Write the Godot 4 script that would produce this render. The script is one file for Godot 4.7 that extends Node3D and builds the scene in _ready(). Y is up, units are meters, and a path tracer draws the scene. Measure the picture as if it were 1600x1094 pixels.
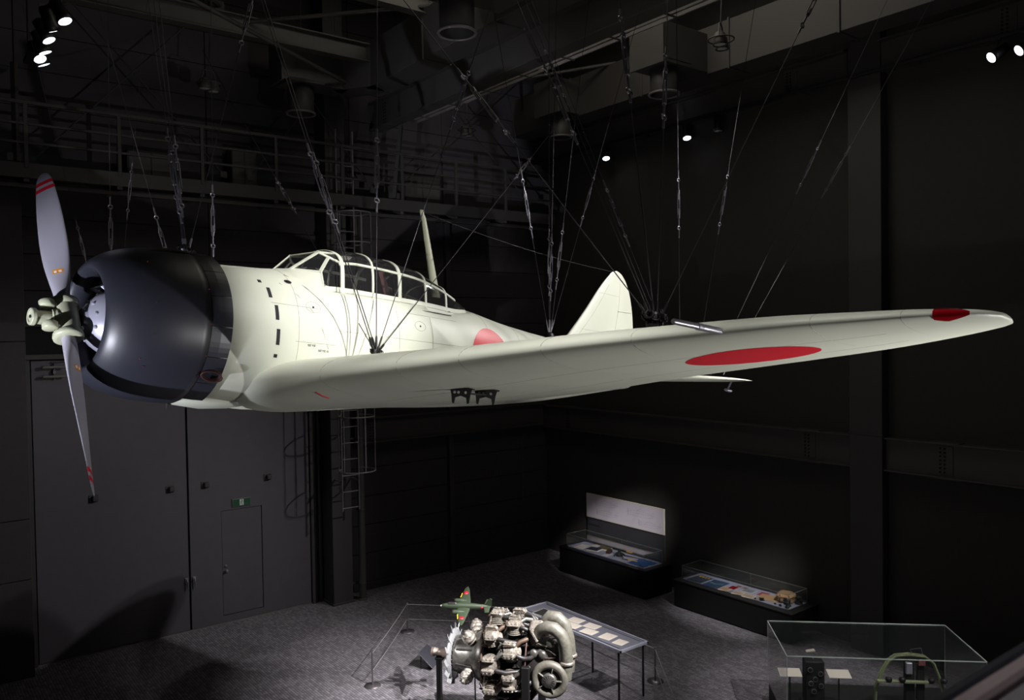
extends Node3D
# A white-grey wartime fighter hung on cables in a dark museum hall, seen from a viewing gallery.
# World: +X runs along the hangar-door wall, -Z runs towards it; metres.

var taken := {}
var M := {}
var rng := RandomNumberGenerator.new()

# ------------------------------------------------------------------ geometry collector
class Geo:
	var st := SurfaceTool.new()
	func _init() -> void:
		st.begin(Mesh.PRIMITIVE_TRIANGLES)
	func put(t: Array, smooth: bool) -> void:
		var cen := Vector3.ZERO
		for v in t: cen += v
		cen /= maxf(1.0, t.size())
		var vol := 0.0
		for i in range(0, t.size(), 3):
			vol += (t[i] - cen).dot((t[i + 1] - cen).cross(t[i + 2] - cen))
		st.set_smooth_group(0 if smooth else -1)
		for i in range(0, t.size(), 3):
			st.add_vertex(t[i])
			if vol > 0.0:
				st.add_vertex(t[i + 2]); st.add_vertex(t[i + 1])
			else:
				st.add_vertex(t[i + 1]); st.add_vertex(t[i + 2])
	func box(c: Vector3, s: Vector3, b := Basis.IDENTITY, bevel := 0.0) -> Geo:
		var h := s / 2.0
		var t := []
		if bevel <= 0.0:
			var p := []
			for k in 8:
				p.append(c + b * Vector3(h.x if k & 1 else -h.x, h.y if k & 2 else -h.y, h.z if k & 4 else -h.z))
			for f in [[0, 1, 3, 2], [4, 6, 7, 5], [0, 4, 5, 1], [2, 3, 7, 6], [0, 2, 6, 4], [1, 5, 7, 3]]:
				t.append_array([p[f[0]], p[f[1]], p[f[2]], p[f[0]], p[f[2]], p[f[3]]])
			put(t, false)
			return self
		var e := minf(bevel, minf(h.x, minf(h.y, h.z)) * 0.8)
		var rows := []
		for lv in [[-h.y, e], [-h.y + e, 0.0], [h.y - e, 0.0], [h.y, e]]:
			var x: float = h.x - lv[1]
			var z: float = h.z - lv[1]
			var row := []
			for q in [[x, z - e], [x - e, z], [-x + e, z], [-x, z - e], [-x, -z + e], [-x + e, -z], [x - e, -z], [x, -z + e]]:
				row.append(c + b * Vector3(q[0], lv[0], q[1]))
			rows.append(row)
		loft(rows, true, true, false)
		return self
	func loft(rows: Array, wrap: bool, caps: bool, smooth: bool) -> Geo:
		var t := []
		for i in rows.size() - 1:
			var a: Array = rows[i]
			var b: Array = rows[i + 1]
			var n := a.size()
			for j in (n if wrap else n - 1):
				var k := (j + 1) % n
				if a[j].distance_squared_to(a[k]) > 1e-12:
					t.append_array([a[j], b[k], a[k]])
				if b[j].distance_squared_to(b[k]) > 1e-12:
					t.append_array([a[j], b[j], b[k]])
		if caps:
			var u := t.duplicate()
			var n0 := t.size()
			for e in [[rows[0], false], [rows[-1], true]]:
				var r: Array = e[0]
				for j in range(1, r.size() - 1):
					if e[1]: u.append_array([r[0], r[j + 1], r[j]])
					else: u.append_array([r[0], r[j], r[j + 1]])
			# one closed volume decides the side; the caps stay flat
			var cen := Vector3.ZERO
			for v in u: cen += v
			cen /= u.size()
			var vol := 0.0
			for i in range(0, u.size(), 3): vol += (u[i] - cen).dot((u[i + 1] - cen).cross(u[i + 2] - cen))
			for i in range(0, u.size(), 3):
				st.set_smooth_group(0 if smooth and i < n0 else -1)
				st.add_vertex(u[i])
				if vol > 0.0:
					st.add_vertex(u[i + 2]); st.add_vertex(u[i + 1])
				else:
					st.add_vertex(u[i + 1]); st.add_vertex(u[i + 2])
		else:
			put(t, smooth)
		return self
	func tube(pts: Array, r, segs := 8, smooth := true) -> Geo:
		var rows := []
		var dir: Vector3 = (pts[1] - pts[0]).normalized()
		var nrm := dir.cross(Vector3.UP if absf(dir.y) < 0.9 else Vector3.RIGHT).normalized()
		for i in pts.size():
			var d: Vector3
			if i == 0: d = pts[1] - pts[0]
			elif i == pts.size() - 1: d = pts[i] - pts[i - 1]
			else: d = (pts[i + 1] - pts[i]).normalized() + (pts[i] - pts[i - 1]).normalized()
			d = d.normalized()
			nrm = (nrm - d * nrm.dot(d)).normalized()
			var bin := d.cross(nrm)
			var rr: float = r[i] if r is Array else r
			var row := []
			for k in segs:
				var a := TAU * k / segs
				row.append(pts[i] + (nrm * cos(a) + bin * sin(a)) * rr)
			rows.append(row)
		return loft(rows, true, true, smooth)
	# profile of [radius, height] turned about the local Y axis of x
	func lathe(prof: Array, segs: int, x := Transform3D.IDENTITY, smooth := true, caps := true) -> Geo:
		var rows := []
		for p in prof:
			var row := []
			for k in segs:
				var a := TAU * k / segs
				row.append(x * Vector3(p[0] * cos(a), p[1], p[0] * sin(a)))
			rows.append(row)
		return loft(rows, true, caps, smooth)
	func ring(c: Vector3, axis: Vector3, big: float, small: float, segs := 24, ss := 8) -> Geo:
		var f := axis.normalized()
		var u := f.cross(Vector3.UP if absf(f.y) < 0.9 else Vector3.RIGHT).normalized()
		var v := f.cross(u)
		var rows := []
		for i in segs + 1:
			var a := TAU * i / segs
			var o := u * cos(a) + v * sin(a)
			var row := []
			for k in ss:
				var q := TAU * k / ss
				row.append(c + o * (big + small * cos(q)) + f * small * sin(q))
			rows.append(row)
		return loft(rows, true, false, true)
	# flat outline in the local XY plane of x, thick along its Z
	func slab(poly: Array, depth: float, x := Transform3D.IDENTITY) -> Geo:
		var pk := PackedVector2Array(poly)
		var ids := Geometry2D.triangulate_polygon(pk)
		var t := []
		for i in range(0, ids.size(), 3):
			var a := pk[ids[i]]; var b := pk[ids[i + 1]]; var c := pk[ids[i + 2]]
			if (b - a).cross(c - a) < 0: 
				var s := b; b = c; c = s
			t.append_array([x * Vector3(a.x, a.y, depth / 2), x * Vector3(b.x, b.y, depth / 2), x * Vector3(c.x, c.y, depth / 2)])
			t.append_array([x * Vector3(a.x, a.y, -depth / 2), x * Vector3(c.x, c.y, -depth / 2), x * Vector3(b.x, b.y, -depth / 2)])
		var ccw := Geometry2D.is_polygon_clockwise(pk) == false
		for i in pk.size():
			var a := pk[i]; var b := pk[(i + 1) % pk.size()]
			if not ccw:
				var s := a; a = b; b = s
			var a0 := x * Vector3(a.x, a.y, -depth / 2); var a1 := x * Vector3(a.x, a.y, depth / 2)
			var b0 := x * Vector3(b.x, b.y, -depth / 2); var b1 := x * Vector3(b.x, b.y, depth / 2)
			t.append_array([a0, b0, b1, a0, b1, a1])
		put(t, false)
		return self
	func mesh() -> ArrayMesh:
		st.generate_normals()
		return st.commit()

# ------------------------------------------------------------------ scene helpers
func numbered(called: String) -> String:
	if not taken.has(called):
		taken[called] = 0
		return called
	taken[called] += 1
	return "%s_%03d" % [called, taken[called]]

func obj(g, called: String, m: Material, parent: Node = null) -> MeshInstance3D:
	var o := MeshInstance3D.new()
	o.mesh = g.mesh() if g is Geo else g
	o.material_override = m
	if parent == null or parent == self:
		o.name = numbered(called)
		add_child(o)
	else:
		o.name = called
		parent.add_child(o, true)
	return o

func tag(o: Node, label: String, category: String, group := "") -> Node:
	o.set_meta("label", label)
	o.set_meta("category", category)
	if group: o.set_meta("group", group)
	return o

func thing(called: String, label: String, category: String, at := Vector3.ZERO, b := Basis.IDENTITY, group := "") -> Node3D:
	var o := Node3D.new()
	o.name = numbered(called)
	add_child(o)
	o.transform = Transform3D(b, at)
	tag(o, label, category, group)
	return o

func part(called: String, parent: Node, at := Vector3.ZERO, b := Basis.IDENTITY) -> Node3D:
	var o := Node3D.new()
	o.name = called
	parent.add_child(o, true)
	o.transform = Transform3D(b, at)
	return o

func struct(o: Node) -> Node:
	o.set_meta("kind", "structure")
	return o

func mat(key: String, c: Color, rough := 0.6, metal := 0.0) -> StandardMaterial3D:
	var m := StandardMaterial3D.new()
	m.albedo_color = c
	m.roughness = rough
	m.metallic = metal
	M[key] = m
	return m

func noise_tex(freq: float, a: Color, b: Color, seed_v: int, size := 512, oct := 4) -> NoiseTexture2D:
	var n := FastNoiseLite.new()
	n.seed = seed_v
	n.frequency = freq
	n.fractal_octaves = oct
	var t := NoiseTexture2D.new()
	t.width = size; t.height = size
	t.seamless = true
	t.noise = n
	var g := Gradient.new()
	g.set_color(0, a); g.set_color(1, b)
	t.color_ramp = g
	return t

func triplanar(m: StandardMaterial3D, scale: float, world := true) -> StandardMaterial3D:
	m.uv1_triplanar = true
	m.uv1_world_triplanar = world
	m.uv1_scale = Vector3.ONE * scale
	return m

# smooth table lookup: rows of [x, v1, v2, ...]
func tab(t: Array, x: float, col := 1) -> float:
	if x <= t[0][0]: return t[0][col]
	var n := t.size()
	if x >= t[n - 1][0]: return t[n - 1][col]
	var i := 0
	while x > t[i + 1][0]: i += 1
	var x0: float = t[i][0]; var x1: float = t[i + 1][0]
	var p0: float = t[i][col]; var p1: float = t[i + 1][col]
	var d := (p1 - p0) / (x1 - x0)
	var m0 := d; var m1 := d
	if i > 0:
		var dl: float = (p0 - t[i - 1][col]) / (x0 - t[i - 1][0])
		m0 = (d + dl) / 2.0 if d * dl > 0.0 else 0.0
	if i < n - 2:
		var dr: float = (t[i + 2][col] - p1) / (t[i + 2][0] - x1)
		m1 = (d + dr) / 2.0 if d * dr > 0.0 else 0.0
	var h := x1 - x0
	var s := (x - x0) / h
	var s2 := s * s; var s3 := s2 * s
	return p0 * (2 * s3 - 3 * s2 + 1) + h * m0 * (s3 - 2 * s2 + s) + p1 * (3 * s2 - 2 * s3) + h * m1 * (s3 - s2)

func aim(dir: Vector3) -> Basis:   # basis whose -Z looks along dir
	return Basis.looking_at(dir.normalized(), Vector3.UP if absf(dir.normalized().y) < 0.98 else Vector3.RIGHT)

func y_to(dir: Vector3) -> Basis:   # basis whose +Y looks along dir
	var y := dir.normalized()
	var x := y.cross(Vector3.FORWARD if absf(y.z) < 0.9 else Vector3.RIGHT).normalized()
	return Basis(x, y, x.cross(y))

func line_img(im: Image, a: Vector2, b: Vector2, c: Color) -> void:
	var n := int(maxf(absf(b.x - a.x), absf(b.y - a.y))) + 1
	for i in n + 1:
		var p := a.lerp(b, float(i) / n)
		if p.x >= 0 and p.y >= 0 and p.x < im.get_width() and p.y < im.get_height():
			im.set_pixel(int(p.x), int(p.y), c)

# a printed face: a quad of its own just above the sheet that carries it
func printed(parent: Node, called: String, tex: Texture2D, w: float, h: float, x: Transform3D, rough := 0.6) -> MeshInstance3D:
	var q := QuadMesh.new()
	q.size = Vector2(w, h)
	var m := StandardMaterial3D.new()
	m.albedo_texture = tex
	m.roughness = rough
	var o := obj(q, called, m, parent)
	o.transform = x
	return o

# ------------------------------------------------------------------ materials
func materials() -> void:
	var m := mat("cream", Color(1, 1, 1), 0.5)
	m.albedo_texture = noise_tex(0.006, Color(0.73, 0.74, 0.68), Color(0.77, 0.78, 0.72), 3)
	triplanar(m, 0.25, false)
	mat("cream_hub", Color(0.66, 0.67, 0.57), 0.4)
	m = mat("cowl", Color(0.15, 0.155, 0.185), 0.43)
	m.roughness_texture = noise_tex(0.01, Color(0.85, 0.85, 0.85), Color(1, 1, 1), 8)
	triplanar(m, 0.5, false)
	mat("blade", Color(0.62, 0.61, 0.65), 0.4, 0.1)
	mat("blade_back", Color(0.16, 0.11, 0.1), 0.5)
	mat("red", Color(0.76, 0.10, 0.16), 0.45)
	mat("red_glass", Color(0.5, 0.02, 0.06), 0.15)
	mat("orange", Color(0.85, 0.52, 0.1), 0.5)
	mat("white_print", Color(0.85, 0.85, 0.85), 0.5)
	mat("seam", Color(0.5, 0.5, 0.45), 0.7)
	mat("rubber", Color(0.025, 0.025, 0.028), 0.75)
	mat("slot", Color(0.07, 0.06, 0.075), 0.8)
	mat("steel", Color(0.55, 0.54, 0.57), 0.34, 0.6)
	mat("fitting", Color(0.42, 0.41, 0.43), 0.35, 0.75)
	mat("wire", Color(0.2, 0.19, 0.2), 0.45, 0.6)
	mat("dark_steel", Color(0.06, 0.055, 0.055), 0.45, 0.5)
	mat("silver", Color(0.62, 0.62, 0.67), 0.35, 0.3)
	mat("exhaust", Color(0.25, 0.15, 0.14), 0.6, 0.2)
	mat("leather", Color(0.5, 0.3, 0.29), 0.6)
	m = mat("canopy_glass", Color(0.16, 0.16, 0.165, 0.5), 0.06)
	m.transparency = BaseMaterial3D.TRANSPARENCY_ALPHA
	m = mat("case_glass", Color(0.25, 0.28, 0.28, 0.05), 0.02)
	m.transparency = BaseMaterial3D.TRANSPARENCY_ALPHA
	mat("glass_edge", Color(0.62, 0.66, 0.64), 0.2)
	mat("glass_edge_dim", Color(0.34, 0.36, 0.35), 0.3)
	m = mat("wall", Color(1, 1, 1), 0.85)
	m.albedo_texture = noise_tex(0.02, Color(0.205, 0.19, 0.2), Color(0.225, 0.21, 0.22), 11)
	triplanar(m, 0.6)
	m = mat("wall_dark", Color(1, 1, 1), 0.9)
	m.albedo_texture = noise_tex(0.02, Color(0.175, 0.17, 0.16), Color(0.19, 0.185, 0.175), 12)
	triplanar(m, 0.6)
	m = mat("door", Color(1, 1, 1), 0.55)
	m.albedo_texture = noise_tex(0.012, Color(0.29, 0.275, 0.295), Color(0.31, 0.295, 0.315), 13)
	triplanar(m, 0.5)
	mat("column", Color(0.215, 0.205, 0.205), 0.6)
	mat("beam", Color(0.24, 0.23, 0.22), 0.6)
	mat("gap", Color(0.03, 0.03, 0.03), 0.9)
	mat("ceiling", Color(0.2, 0.19, 0.19), 0.9)
	mat("duct", Color(0.25, 0.24, 0.235), 0.55)
	mat("catwalk", Color(0.175, 0.17, 0.165), 0.6)
	mat("duct_rim", Color(0.42, 0.4, 0.4), 0.45)
	mat("rail_black", Color(0.04, 0.04, 0.042), 0.5)
	m = mat("lamp_on", Color(1, 1, 1), 0.3)
	m.emission_enabled = true
	m.emission = Color(0.93, 0.94, 1.0)
	m.emission_energy_multiplier = 5.0
	m = mat("lamp_fill", Color(1, 1, 1), 0.5)  # weak glow of the added fill panel
	m.emission_enabled = true
	m.emission = Color(1.0, 0.97, 0.9)
	m.emission_energy_multiplier = 0.3
	mat("lamp_off", Color(0.72, 0.71, 0.7), 0.4)
	mat("plinth", Color(0.055, 0.05, 0.05), 0.6)
	mat("plinth_top", Color(0.075, 0.075, 0.1), 0.4)
	mat("case_cloth", Color(0.55, 0.56, 0.63), 0.85)
	mat("paper", Color(0.82, 0.79, 0.74), 0.8)
	mat("paper_warm", Color(0.62, 0.5, 0.36), 0.85)
	mat("paper_pink", Color(0.55, 0.13, 0.25), 0.8)
	mat("blue_cloth", Color(0.1, 0.27, 0.47), 0.85)
	mat("book_blue", Color(0.1, 0.14, 0.25), 0.7)
	mat("book_tan", Color(0.33, 0.3, 0.2), 0.7)
	mat("wood", Color(0.22, 0.12, 0.07), 0.6)
	mat("yellow", Color(0.85, 0.66, 0.1), 0.6)
	mat("table_top", Color(0.4, 0.4, 0.44), 0.5)
	mat("table_edge", Color(0.55, 0.55, 0.6), 0.4)
	mat("table_leg", Color(0.1, 0.1, 0.11), 0.4, 0.3)
	mat("post", Color(0.42, 0.4, 0.41), 0.35, 0.7)
	mat("cord", Color(0.62, 0.6, 0.6), 0.4, 0.4)
	m = mat("engine_bright", Color(1, 1, 1), 0.3, 0.65)
	m.albedo_texture = noise_tex(0.03, Color(0.42, 0.38, 0.34), Color(0.86, 0.84, 0.81), 51)
	triplanar(m, 2.0, false)
	m = mat("engine_grey", Color(1, 1, 1), 0.36, 0.7)
	m.albedo_texture = noise_tex(0.03, Color(0.33, 0.32, 0.31), Color(0.52, 0.51, 0.49), 52)
	triplanar(m, 2.0, false)
	mat("shaft_metal", Color(0.5, 0.45, 0.42), 0.4, 0.25)
	mat("fan_white", Color(0.5, 0.5, 0.51), 0.4, 0.2)
	mat("engine_dark", Color(0.16, 0.15, 0.15), 0.45, 0.3)
	mat("engine_black", Color(0.05, 0.047, 0.047), 0.45)
	m = mat("engine_olive", Color(1, 1, 1), 0.5, 0.15)
	m.albedo_texture = noise_tex(0.025, Color(0.30, 0.29, 0.265), Color(0.43, 0.42, 0.385), 53)
	triplanar(m, 1.5, false)
	mat("engine_brown", Color(0.3, 0.24, 0.2), 0.55, 0.3)
	mat("model_green", Color(0.17, 0.21, 0.15), 0.5)
	mat("olive_tube", Color(0.5, 0.54, 0.4), 0.45)
	mat("rail_cap", Color(0.64, 0.57, 0.58), 0.6)
	mat("rail_side", Color(0.52, 0.5, 0.51), 0.7)
	mat("sign_panel", Color(0.2, 0.2, 0.23), 0.5)
	mat("board_back", Color(0.2, 0.195, 0.21), 0.7)
	# carpet: short woven dashes in brick-bond rows
	var im := Image.create(512, 512, false, Image.FORMAT_RGB8)
	rng.seed = 41
	im.fill(Color(0.40, 0.385, 0.405))
	for row in 32:
		var x := rng.randi_range(0, 31)
		var end := x + 512
		while x < end:
			var w := rng.randi_range(22, 46)
			var v := rng.randf_range(-0.07, 0.05)
			for yy in 16:
				for xx in mini(w, end - x):
					var e := -0.13 if yy < 4 or xx < 3 else 0.0
					e += rng.randf_range(-0.035, 0.035)
					var c := Color(0.42 + v + e, 0.405 + v + e, 0.425 + v + e)
					im.set_pixel(row * 16 + yy, (x + xx) % 512, c)
			x += w
	im.generate_mipmaps()
	m = mat("carpet", Color(1, 1, 1), 0.95)
	m.albedo_texture = ImageTexture.create_from_image(im)
	triplanar(m, 0.75)

# ------------------------------------------------------------------ light fittings
func spotlight(at: Vector3, target: Vector3, energy: float, angle: float, label: String, group := "", lit := true, blend := 0.6, tint := Color(1.0, 0.99, 0.985)) -> void:
	var t := thing("track_spotlight", label, "spotlight", at, Basis.IDENTITY, group)
	var d := (target - at).normalized()
	var x := Transform3D(y_to(d), Vector3.ZERO)
	var g := Geo.new()
	g.lathe([[0.045, -0.19], [0.072, -0.17], [0.075, 0.02], [0.086, 0.05], [0.089, 0.11], [0.08, 0.11], [0.072, 0.06]], 20, x, true, false)
	g.lathe([[0.0, -0.191], [0.046, -0.19]], 20, x, false, false)
	obj(g, "housing", M.rail_black, t)
	g = Geo.new()
	g.tube([Vector3(0, 0.2, 0), Vector3(0, 0.085, 0)], 0.012, 8)
	g.box(Vector3(0, 0.2, 0), Vector3(0.05, 0.03, 0.12), Basis.IDENTITY, 0.006)
	obj(g, "bracket", M.rail_black, t)
	g = Geo.new()
	g.lathe([[0.0, 0.118], [0.04, 0.116], [0.078, 0.108], [0.078, 0.102], [0.0, 0.102]], 20, x)
	obj(g, "lamp_lens", M.lamp_on if lit else M.lamp_off, t)
	if lit:
		var l := SpotLight3D.new()
		l.name = "lamp_light"
		t.add_child(l)
		l.position = d * 0.13
		l.basis = aim(d)
		l.light_energy = energy
		l.light_color = tint
		l.spot_angle = angle
		l.spot_angle_attenuation = blend
		l.spot_range = 40.0
		l.spot_attenuation = 2.0
		l.light_size = 0.05
		l.shadow_enabled = true

# ------------------------------------------------------------------ camera, air, exposure, lamps
func camera_and_light() -> void:
	var cam := Camera3D.new()
	cam.name = "camera"
	add_child(cam)
	var ca := CameraAttributesPhysical.new()
	ca.frustum_focal_length = 27.885
	ca.frustum_focus_distance = 8.5
	ca.frustum_near = 0.05
	ca.frustum_far = 100.0
	ca.exposure_aperture = 4.5
	cam.attributes = ca
	cam.fov = 46.575
	cam.near = 0.05
	cam.far = 100.0
	cam.position = Vector3(0, 5.6, 0)
	cam.rotation_degrees = Vector3(-1.322, -37.702, -0.894)
	cam.current = true
	var we := WorldEnvironment.new()
	we.name = "environment"
	var e := Environment.new()
	e.background_mode = Environment.BG_COLOR
	e.background_color = Color(0, 0, 0)
	e.tonemap_mode = Environment.TONE_MAPPER_LINEAR
	e.tonemap_exposure = 1.0
	e.sdfgi_enabled = true
	e.ssao_enabled = true
	e.ssil_enabled = true
	we.environment = e
	add_child(we)

func lamps() -> void:
	# the lit row on the short track over the far wing
	var gl := "lit spotlights on the track above the far wing"
	var la := "lit round spotlight in the tight row on the track above the far wing"
	var spots := [Vector3(1.827, 9.561, -11.252), Vector3(1.756, 9.559, -11.621), Vector3(1.765, 9.559, -12.085), Vector3(1.801, 9.564, -12.602), Vector3(1.795, 9.555, -12.979), Vector3(1.86, 9.562, -13.159)]
	var aims := [Vector3(3.6, 4.6, -9.6), Vector3(4.6, 2.6, -14.0), Vector3(4.6, 3.4, -10.4), Vector3(5.6, 0.0, -12.4), Vector3(3.2, 5.2, -10.6), Vector3(4.8, 3.0, -13.8)]
	var en := [22.0, 4.0, 14.0, 8.0, 10.0, 4.0]
	for i in 6:
		spotlight(spots[i], aims[i], en[i], 18.0, la, gl)
	# wall track: two turned to the room, two turned to the airplane, one off
	var wx := 12.95
	spotlight(Vector3(wx, 9.535, -13.2), Vector3(10.6, 0.0, -9.6), 9.0, 15.0, "lit spotlight on the wall track nearest the room corner", "")
	spotlight(Vector3(wx, 9.535, -10.88), Vector3(10.8, 0.0, -7.6), 12.0, 15.0, "lit spotlight on the wall track next to the unlit one", "")
	spotlight(Vector3(wx, 9.535, -10.1), Vector3(wx, 0, -9.7), 0.0, 14.0, "unlit black spotlight hanging from the wall track", "", false)
	spotlight(Vector3(wx, 9.535, -5.09), Vector3(6.6, 4.4, -9.3), 37.0, 26.0, "lit spotlight on the wall track past the wide column, turned to the airplane", "lit spotlights turned to the airplane past the column")
	spotlight(Vector3(wx, 9.535, -4.72), Vector3(6.9, 4.4, -9.6), 37.0, 26.0, "lit spotlight on the wall track past the wide column, turned to the airplane", "lit spotlights turned to the airplane past the column")
	# the track over the gallery front, above the frame
	var gg := "spotlights on the track above the viewing gallery"
	var lg := "spotlight on the track above the gallery handrail"
	spotlight(Vector3(5.4, 10.2, -1.2), Vector3(3.5, 5.85, -7.1), 120.0, 10.5, lg, gg, true, 1.0)
	spotlight(Vector3(2.0, 10.2, -1.2), Vector3(3.75, 5.45, -5.0), 50.0, 18.0, lg, gg, true, 1.0)
	spotlight(Vector3(1.5, 10.2, -1.2), Vector3(4.75, 5.75, -2.6), 15.0, 14.0, lg, gg, true, 1.0)
	spotlight(Vector3(7.0, 10.2, -1.2), Vector3(6.3, 0.9, -9.0), 430.0, 8.0, lg, gg, true, 1.0)
	spotlight(Vector3(9.2, 10.2, -1.2), Vector3(10.8, 0.8, -6.0), 75.0, 11.0, lg, gg)
	spotlight(Vector3(7.7, 10.2, -1.2), Vector3(6.5, 0, -10.2), 330.0, 12.0, lg, gg, true, 1.0)
	spotlight(Vector3(8.2, 10.2, -1.2), Vector3(8.8, 0.85, -9.6), 130.0, 7.0, lg, gg, true, 1.0)
	spotlight(Vector3(8.7, 10.2, -1.2), Vector3(12.75, 0.4, -9.6), 320.0, 5.2, lg, gg, true, 1.0)
	spotlight(Vector3(6.2, 10.2, -1.2), Vector3(13.0, 0.8, -13.05), 250.0, 4.4, lg, gg, true, 1.0)
	spotlight(Vector3(1.8, 10.2, -1.2), Vector3(1.7, 5.0, -0.4), 5.0, 9.0, lg, gg)  # added lamp, brightens the gallery handrail
	# clamp lights that wash the airplane from below: one on the side wall, one under the gallery edge, plus added fill lamps
	spotlight(Vector3(-3.75, 3.5, -4.2), Vector3(0.85, 5.4, -7.15), 85.0, 12.5, "spotlight on the side wall turned up to the propeller", "", true, 1.0, Color(0.93, 0.94, 1.0))
	spotlight(Vector3(-3.75, 4.6, -2.4), Vector3(3.6, 5.5, -5.0), 10.0, 26.0, "added wide fill spotlight on the side wall turned to the wing's leading edge", "", true, 1.0)  # added fill, lifts the dark crease along the leading edge
	spotlight(Vector3(7.6, 3.55, -0.45), Vector3(4.9, 5.7, -4.2), 26.0, 34.0, "spotlight clamped below the gallery edge, turned up to the wing", "", true, 1.0)
	spotlight(Vector3(6.3, 3.55, -0.45), Vector3(7.9, 5.5, -8.4), 40.0, 13.0, "spotlight clamped below the gallery edge, turned up to the tail", "", true, 1.0)
	spotlight(Vector3(-3.75, 7.0, -9.4), Vector3(5.95, 1.15, -9.45), 130.0, 5.0, "added spotlight high on the side wall turned to the engine shaft", "", true, 1.0)  # added lamp, reaches the shaft that the fan shades
	# added soft panel under the roof, an invented fill for the dark hall
	var pn := thing("added_light_panel", "added dim square fill panel under the roof above the airplane", "light panel", Vector3(8.4, 12.9, -9.2))
	obj(Geo.new().box(Vector3(0, 0.03, 0), Vector3(4.1, 0.08, 4.1), Basis.IDENTITY, 0.01), "frame", M.rail_black, pn)
	obj(Geo.new().box(Vector3(0, -0.015, 0), Vector3(4.0, 0.01, 4.0)), "lamp_diffuser", M.lamp_fill, pn)
	var al := AreaLight3D.new()
	al.name = "fill_light"
	pn.add_child(al)
	al.position = Vector3(0, -0.03, 0)
	al.rotation_degrees = Vector3(-90, 0, 0)
	al.area_size = Vector2(4, 4)
	al.area_normalize_energy = true
	al.light_energy = 11.0
	al.light_color = Color(1.0, 0.97, 0.9)
	al.area_range = 40.0
	al.shadow_enabled = true

# ------------------------------------------------------------------ the airplane (local: +X starboard, +Y up, +Z aft, origin at the propeller hub)
const FUS := [   # z, top, bottom, half width, height of greatest width
	[0.80, 0.58, -0.54, 0.57, 0.02], [1.02, 0.61, -0.57, 0.60, 0.02], [1.30, 0.64, -0.60, 0.62, 0.01], [1.62, 0.665, -0.62, 0.625, 0.0], [1.90, 0.70, -0.62, 0.62, 0.0],
	[2.30, 0.72, -0.61, 0.61, 0.0], [2.94, 0.72, -0.60, 0.58, 0.0], [3.76, 0.66, -0.58, 0.52, 0.01], [4.41, 0.595, -0.55, 0.465, 0.02], [4.97, 0.515, -0.515, 0.41, 0.03],
	[5.80, 0.44, -0.445, 0.32, 0.04], [6.50, 0.40, -0.365, 0.245, 0.05], [7.20, 0.36, -0.275, 0.17, 0.06], [7.80, 0.31, -0.195, 0.11, 0.07], [8.20, 0.25, -0.13, 0.07, 0.07], [8.38, 0.12, 0.0, 0.02, 0.06]]
const DECK := [[1.80, 0.80], [1.95, 0.71], [2.04, 0.665], [2.085, 0.61], [2.12, 0.525], [2.17, 0.50], [3.90, 0.50], [4.15, 0.53], [4.42, 0.62], [4.6, 1.0], [9.0, 1.0]]

func fus(z: float, a: float, out := 0.0) -> Vector3:   # a: 0 top, positive to starboard
	var top := tab(FUS, z, 1); var bot := tab(FUS, z, 2); var hw := tab(FUS, z, 3); var wy := tab(FUS, z, 4)
	var s := sin(a); var c := cos(a)
	var p := 0.93
	var x := hw * signf(s) * pow(absf(s), p)
	var y := wy + (top - wy if c > 0 else wy - bot) * signf(c) * pow(absf(c), p)
	var dk := tab(DECK, z) if z > 1.8 else 9.0
	var v := Vector3(x, minf(y, dk), z)
	if out != 0.0:
		var cc := Vector3(0, wy, z)
		v += (v - cc).normalized() * out
	return v

# angle on the port side at which the hull passes height y
func fus_angle(z: float, y: float) -> float:
	var lo := 0.0; var hi := PI
	for i in 30:
		var m := (lo + hi) / 2
		if fus(z, -m).y > y: lo = m
		else: hi = m
	return -lo

const WING := {
	"le": [[0.0, 1.30], [0.45, 1.36], [0.67, 1.40], [1.07, 1.48], [1.8, 1.615], [2.5, 1.735], [3.08, 1.80], [3.57, 1.875], [4.2, 2.01], [4.78, 2.155], [5.19, 2.32], [5.5, 2.45], [5.66, 2.545], [5.8, 2.66], [5.87, 2.76], [5.905, 2.86], [5.915, 2.98]],
	"te": [[0.0, 4.54], [0.8, 4.47], [1.87, 4.24], [2.7, 3.96], [3.22, 3.83], [3.55, 3.77], [4.12, 3.69], [4.63, 3.62], [5.12, 3.53], [5.53, 3.38], [5.78, 3.24], [5.87, 3.16], [5.905, 3.08], [5.915, 2.98]],
	"base": -0.38, "dih": 0.12, "inc": 0.05, "t0": 0.145, "t1": 0.11, "span": 5.915, "camber": 0.018, "chin": 0.13, "lift": 0.03}
const TAIL := {
	"le": [[0.0, 6.62], [0.3, 6.68], [1.0, 6.88], [1.6, 7.07], [1.9, 7.2], [2.1, 7.36], [2.18, 7.5], [2.22, 7.66]],
	"te": [[0.0, 8.02], [0.4, 8.0], [1.4, 7.93], [1.9, 7.87], [2.1, 7.8], [2.18, 7.74], [2.22, 7.66]],
	"base": -0.02, "dih": 0.0, "inc": 0.0, "t0": 0.11, "t1": 0.09, "span": 2.22, "camber": 0.0}
const FIN := {
	"le": [[0.2, 6.2], [0.52, 6.53], [0.9, 6.905], [1.33, 7.30], [1.5, 7.49], [1.56, 7.57], [1.59, 7.68]],
	"te": [[0.2, 8.25], [0.5, 8.24], [0.78, 8.20], [1.0, 8.16], [1.24, 8.08], [1.4, 7.99], [1.51, 7.88], [1.57, 7.77], [1.59, 7.68]],
	"base": 0.0, "dih": 0.0, "inc": 0.0, "t0": 0.075, "t1": 0.07, "span": 1.59, "camber": 0.0}

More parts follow.
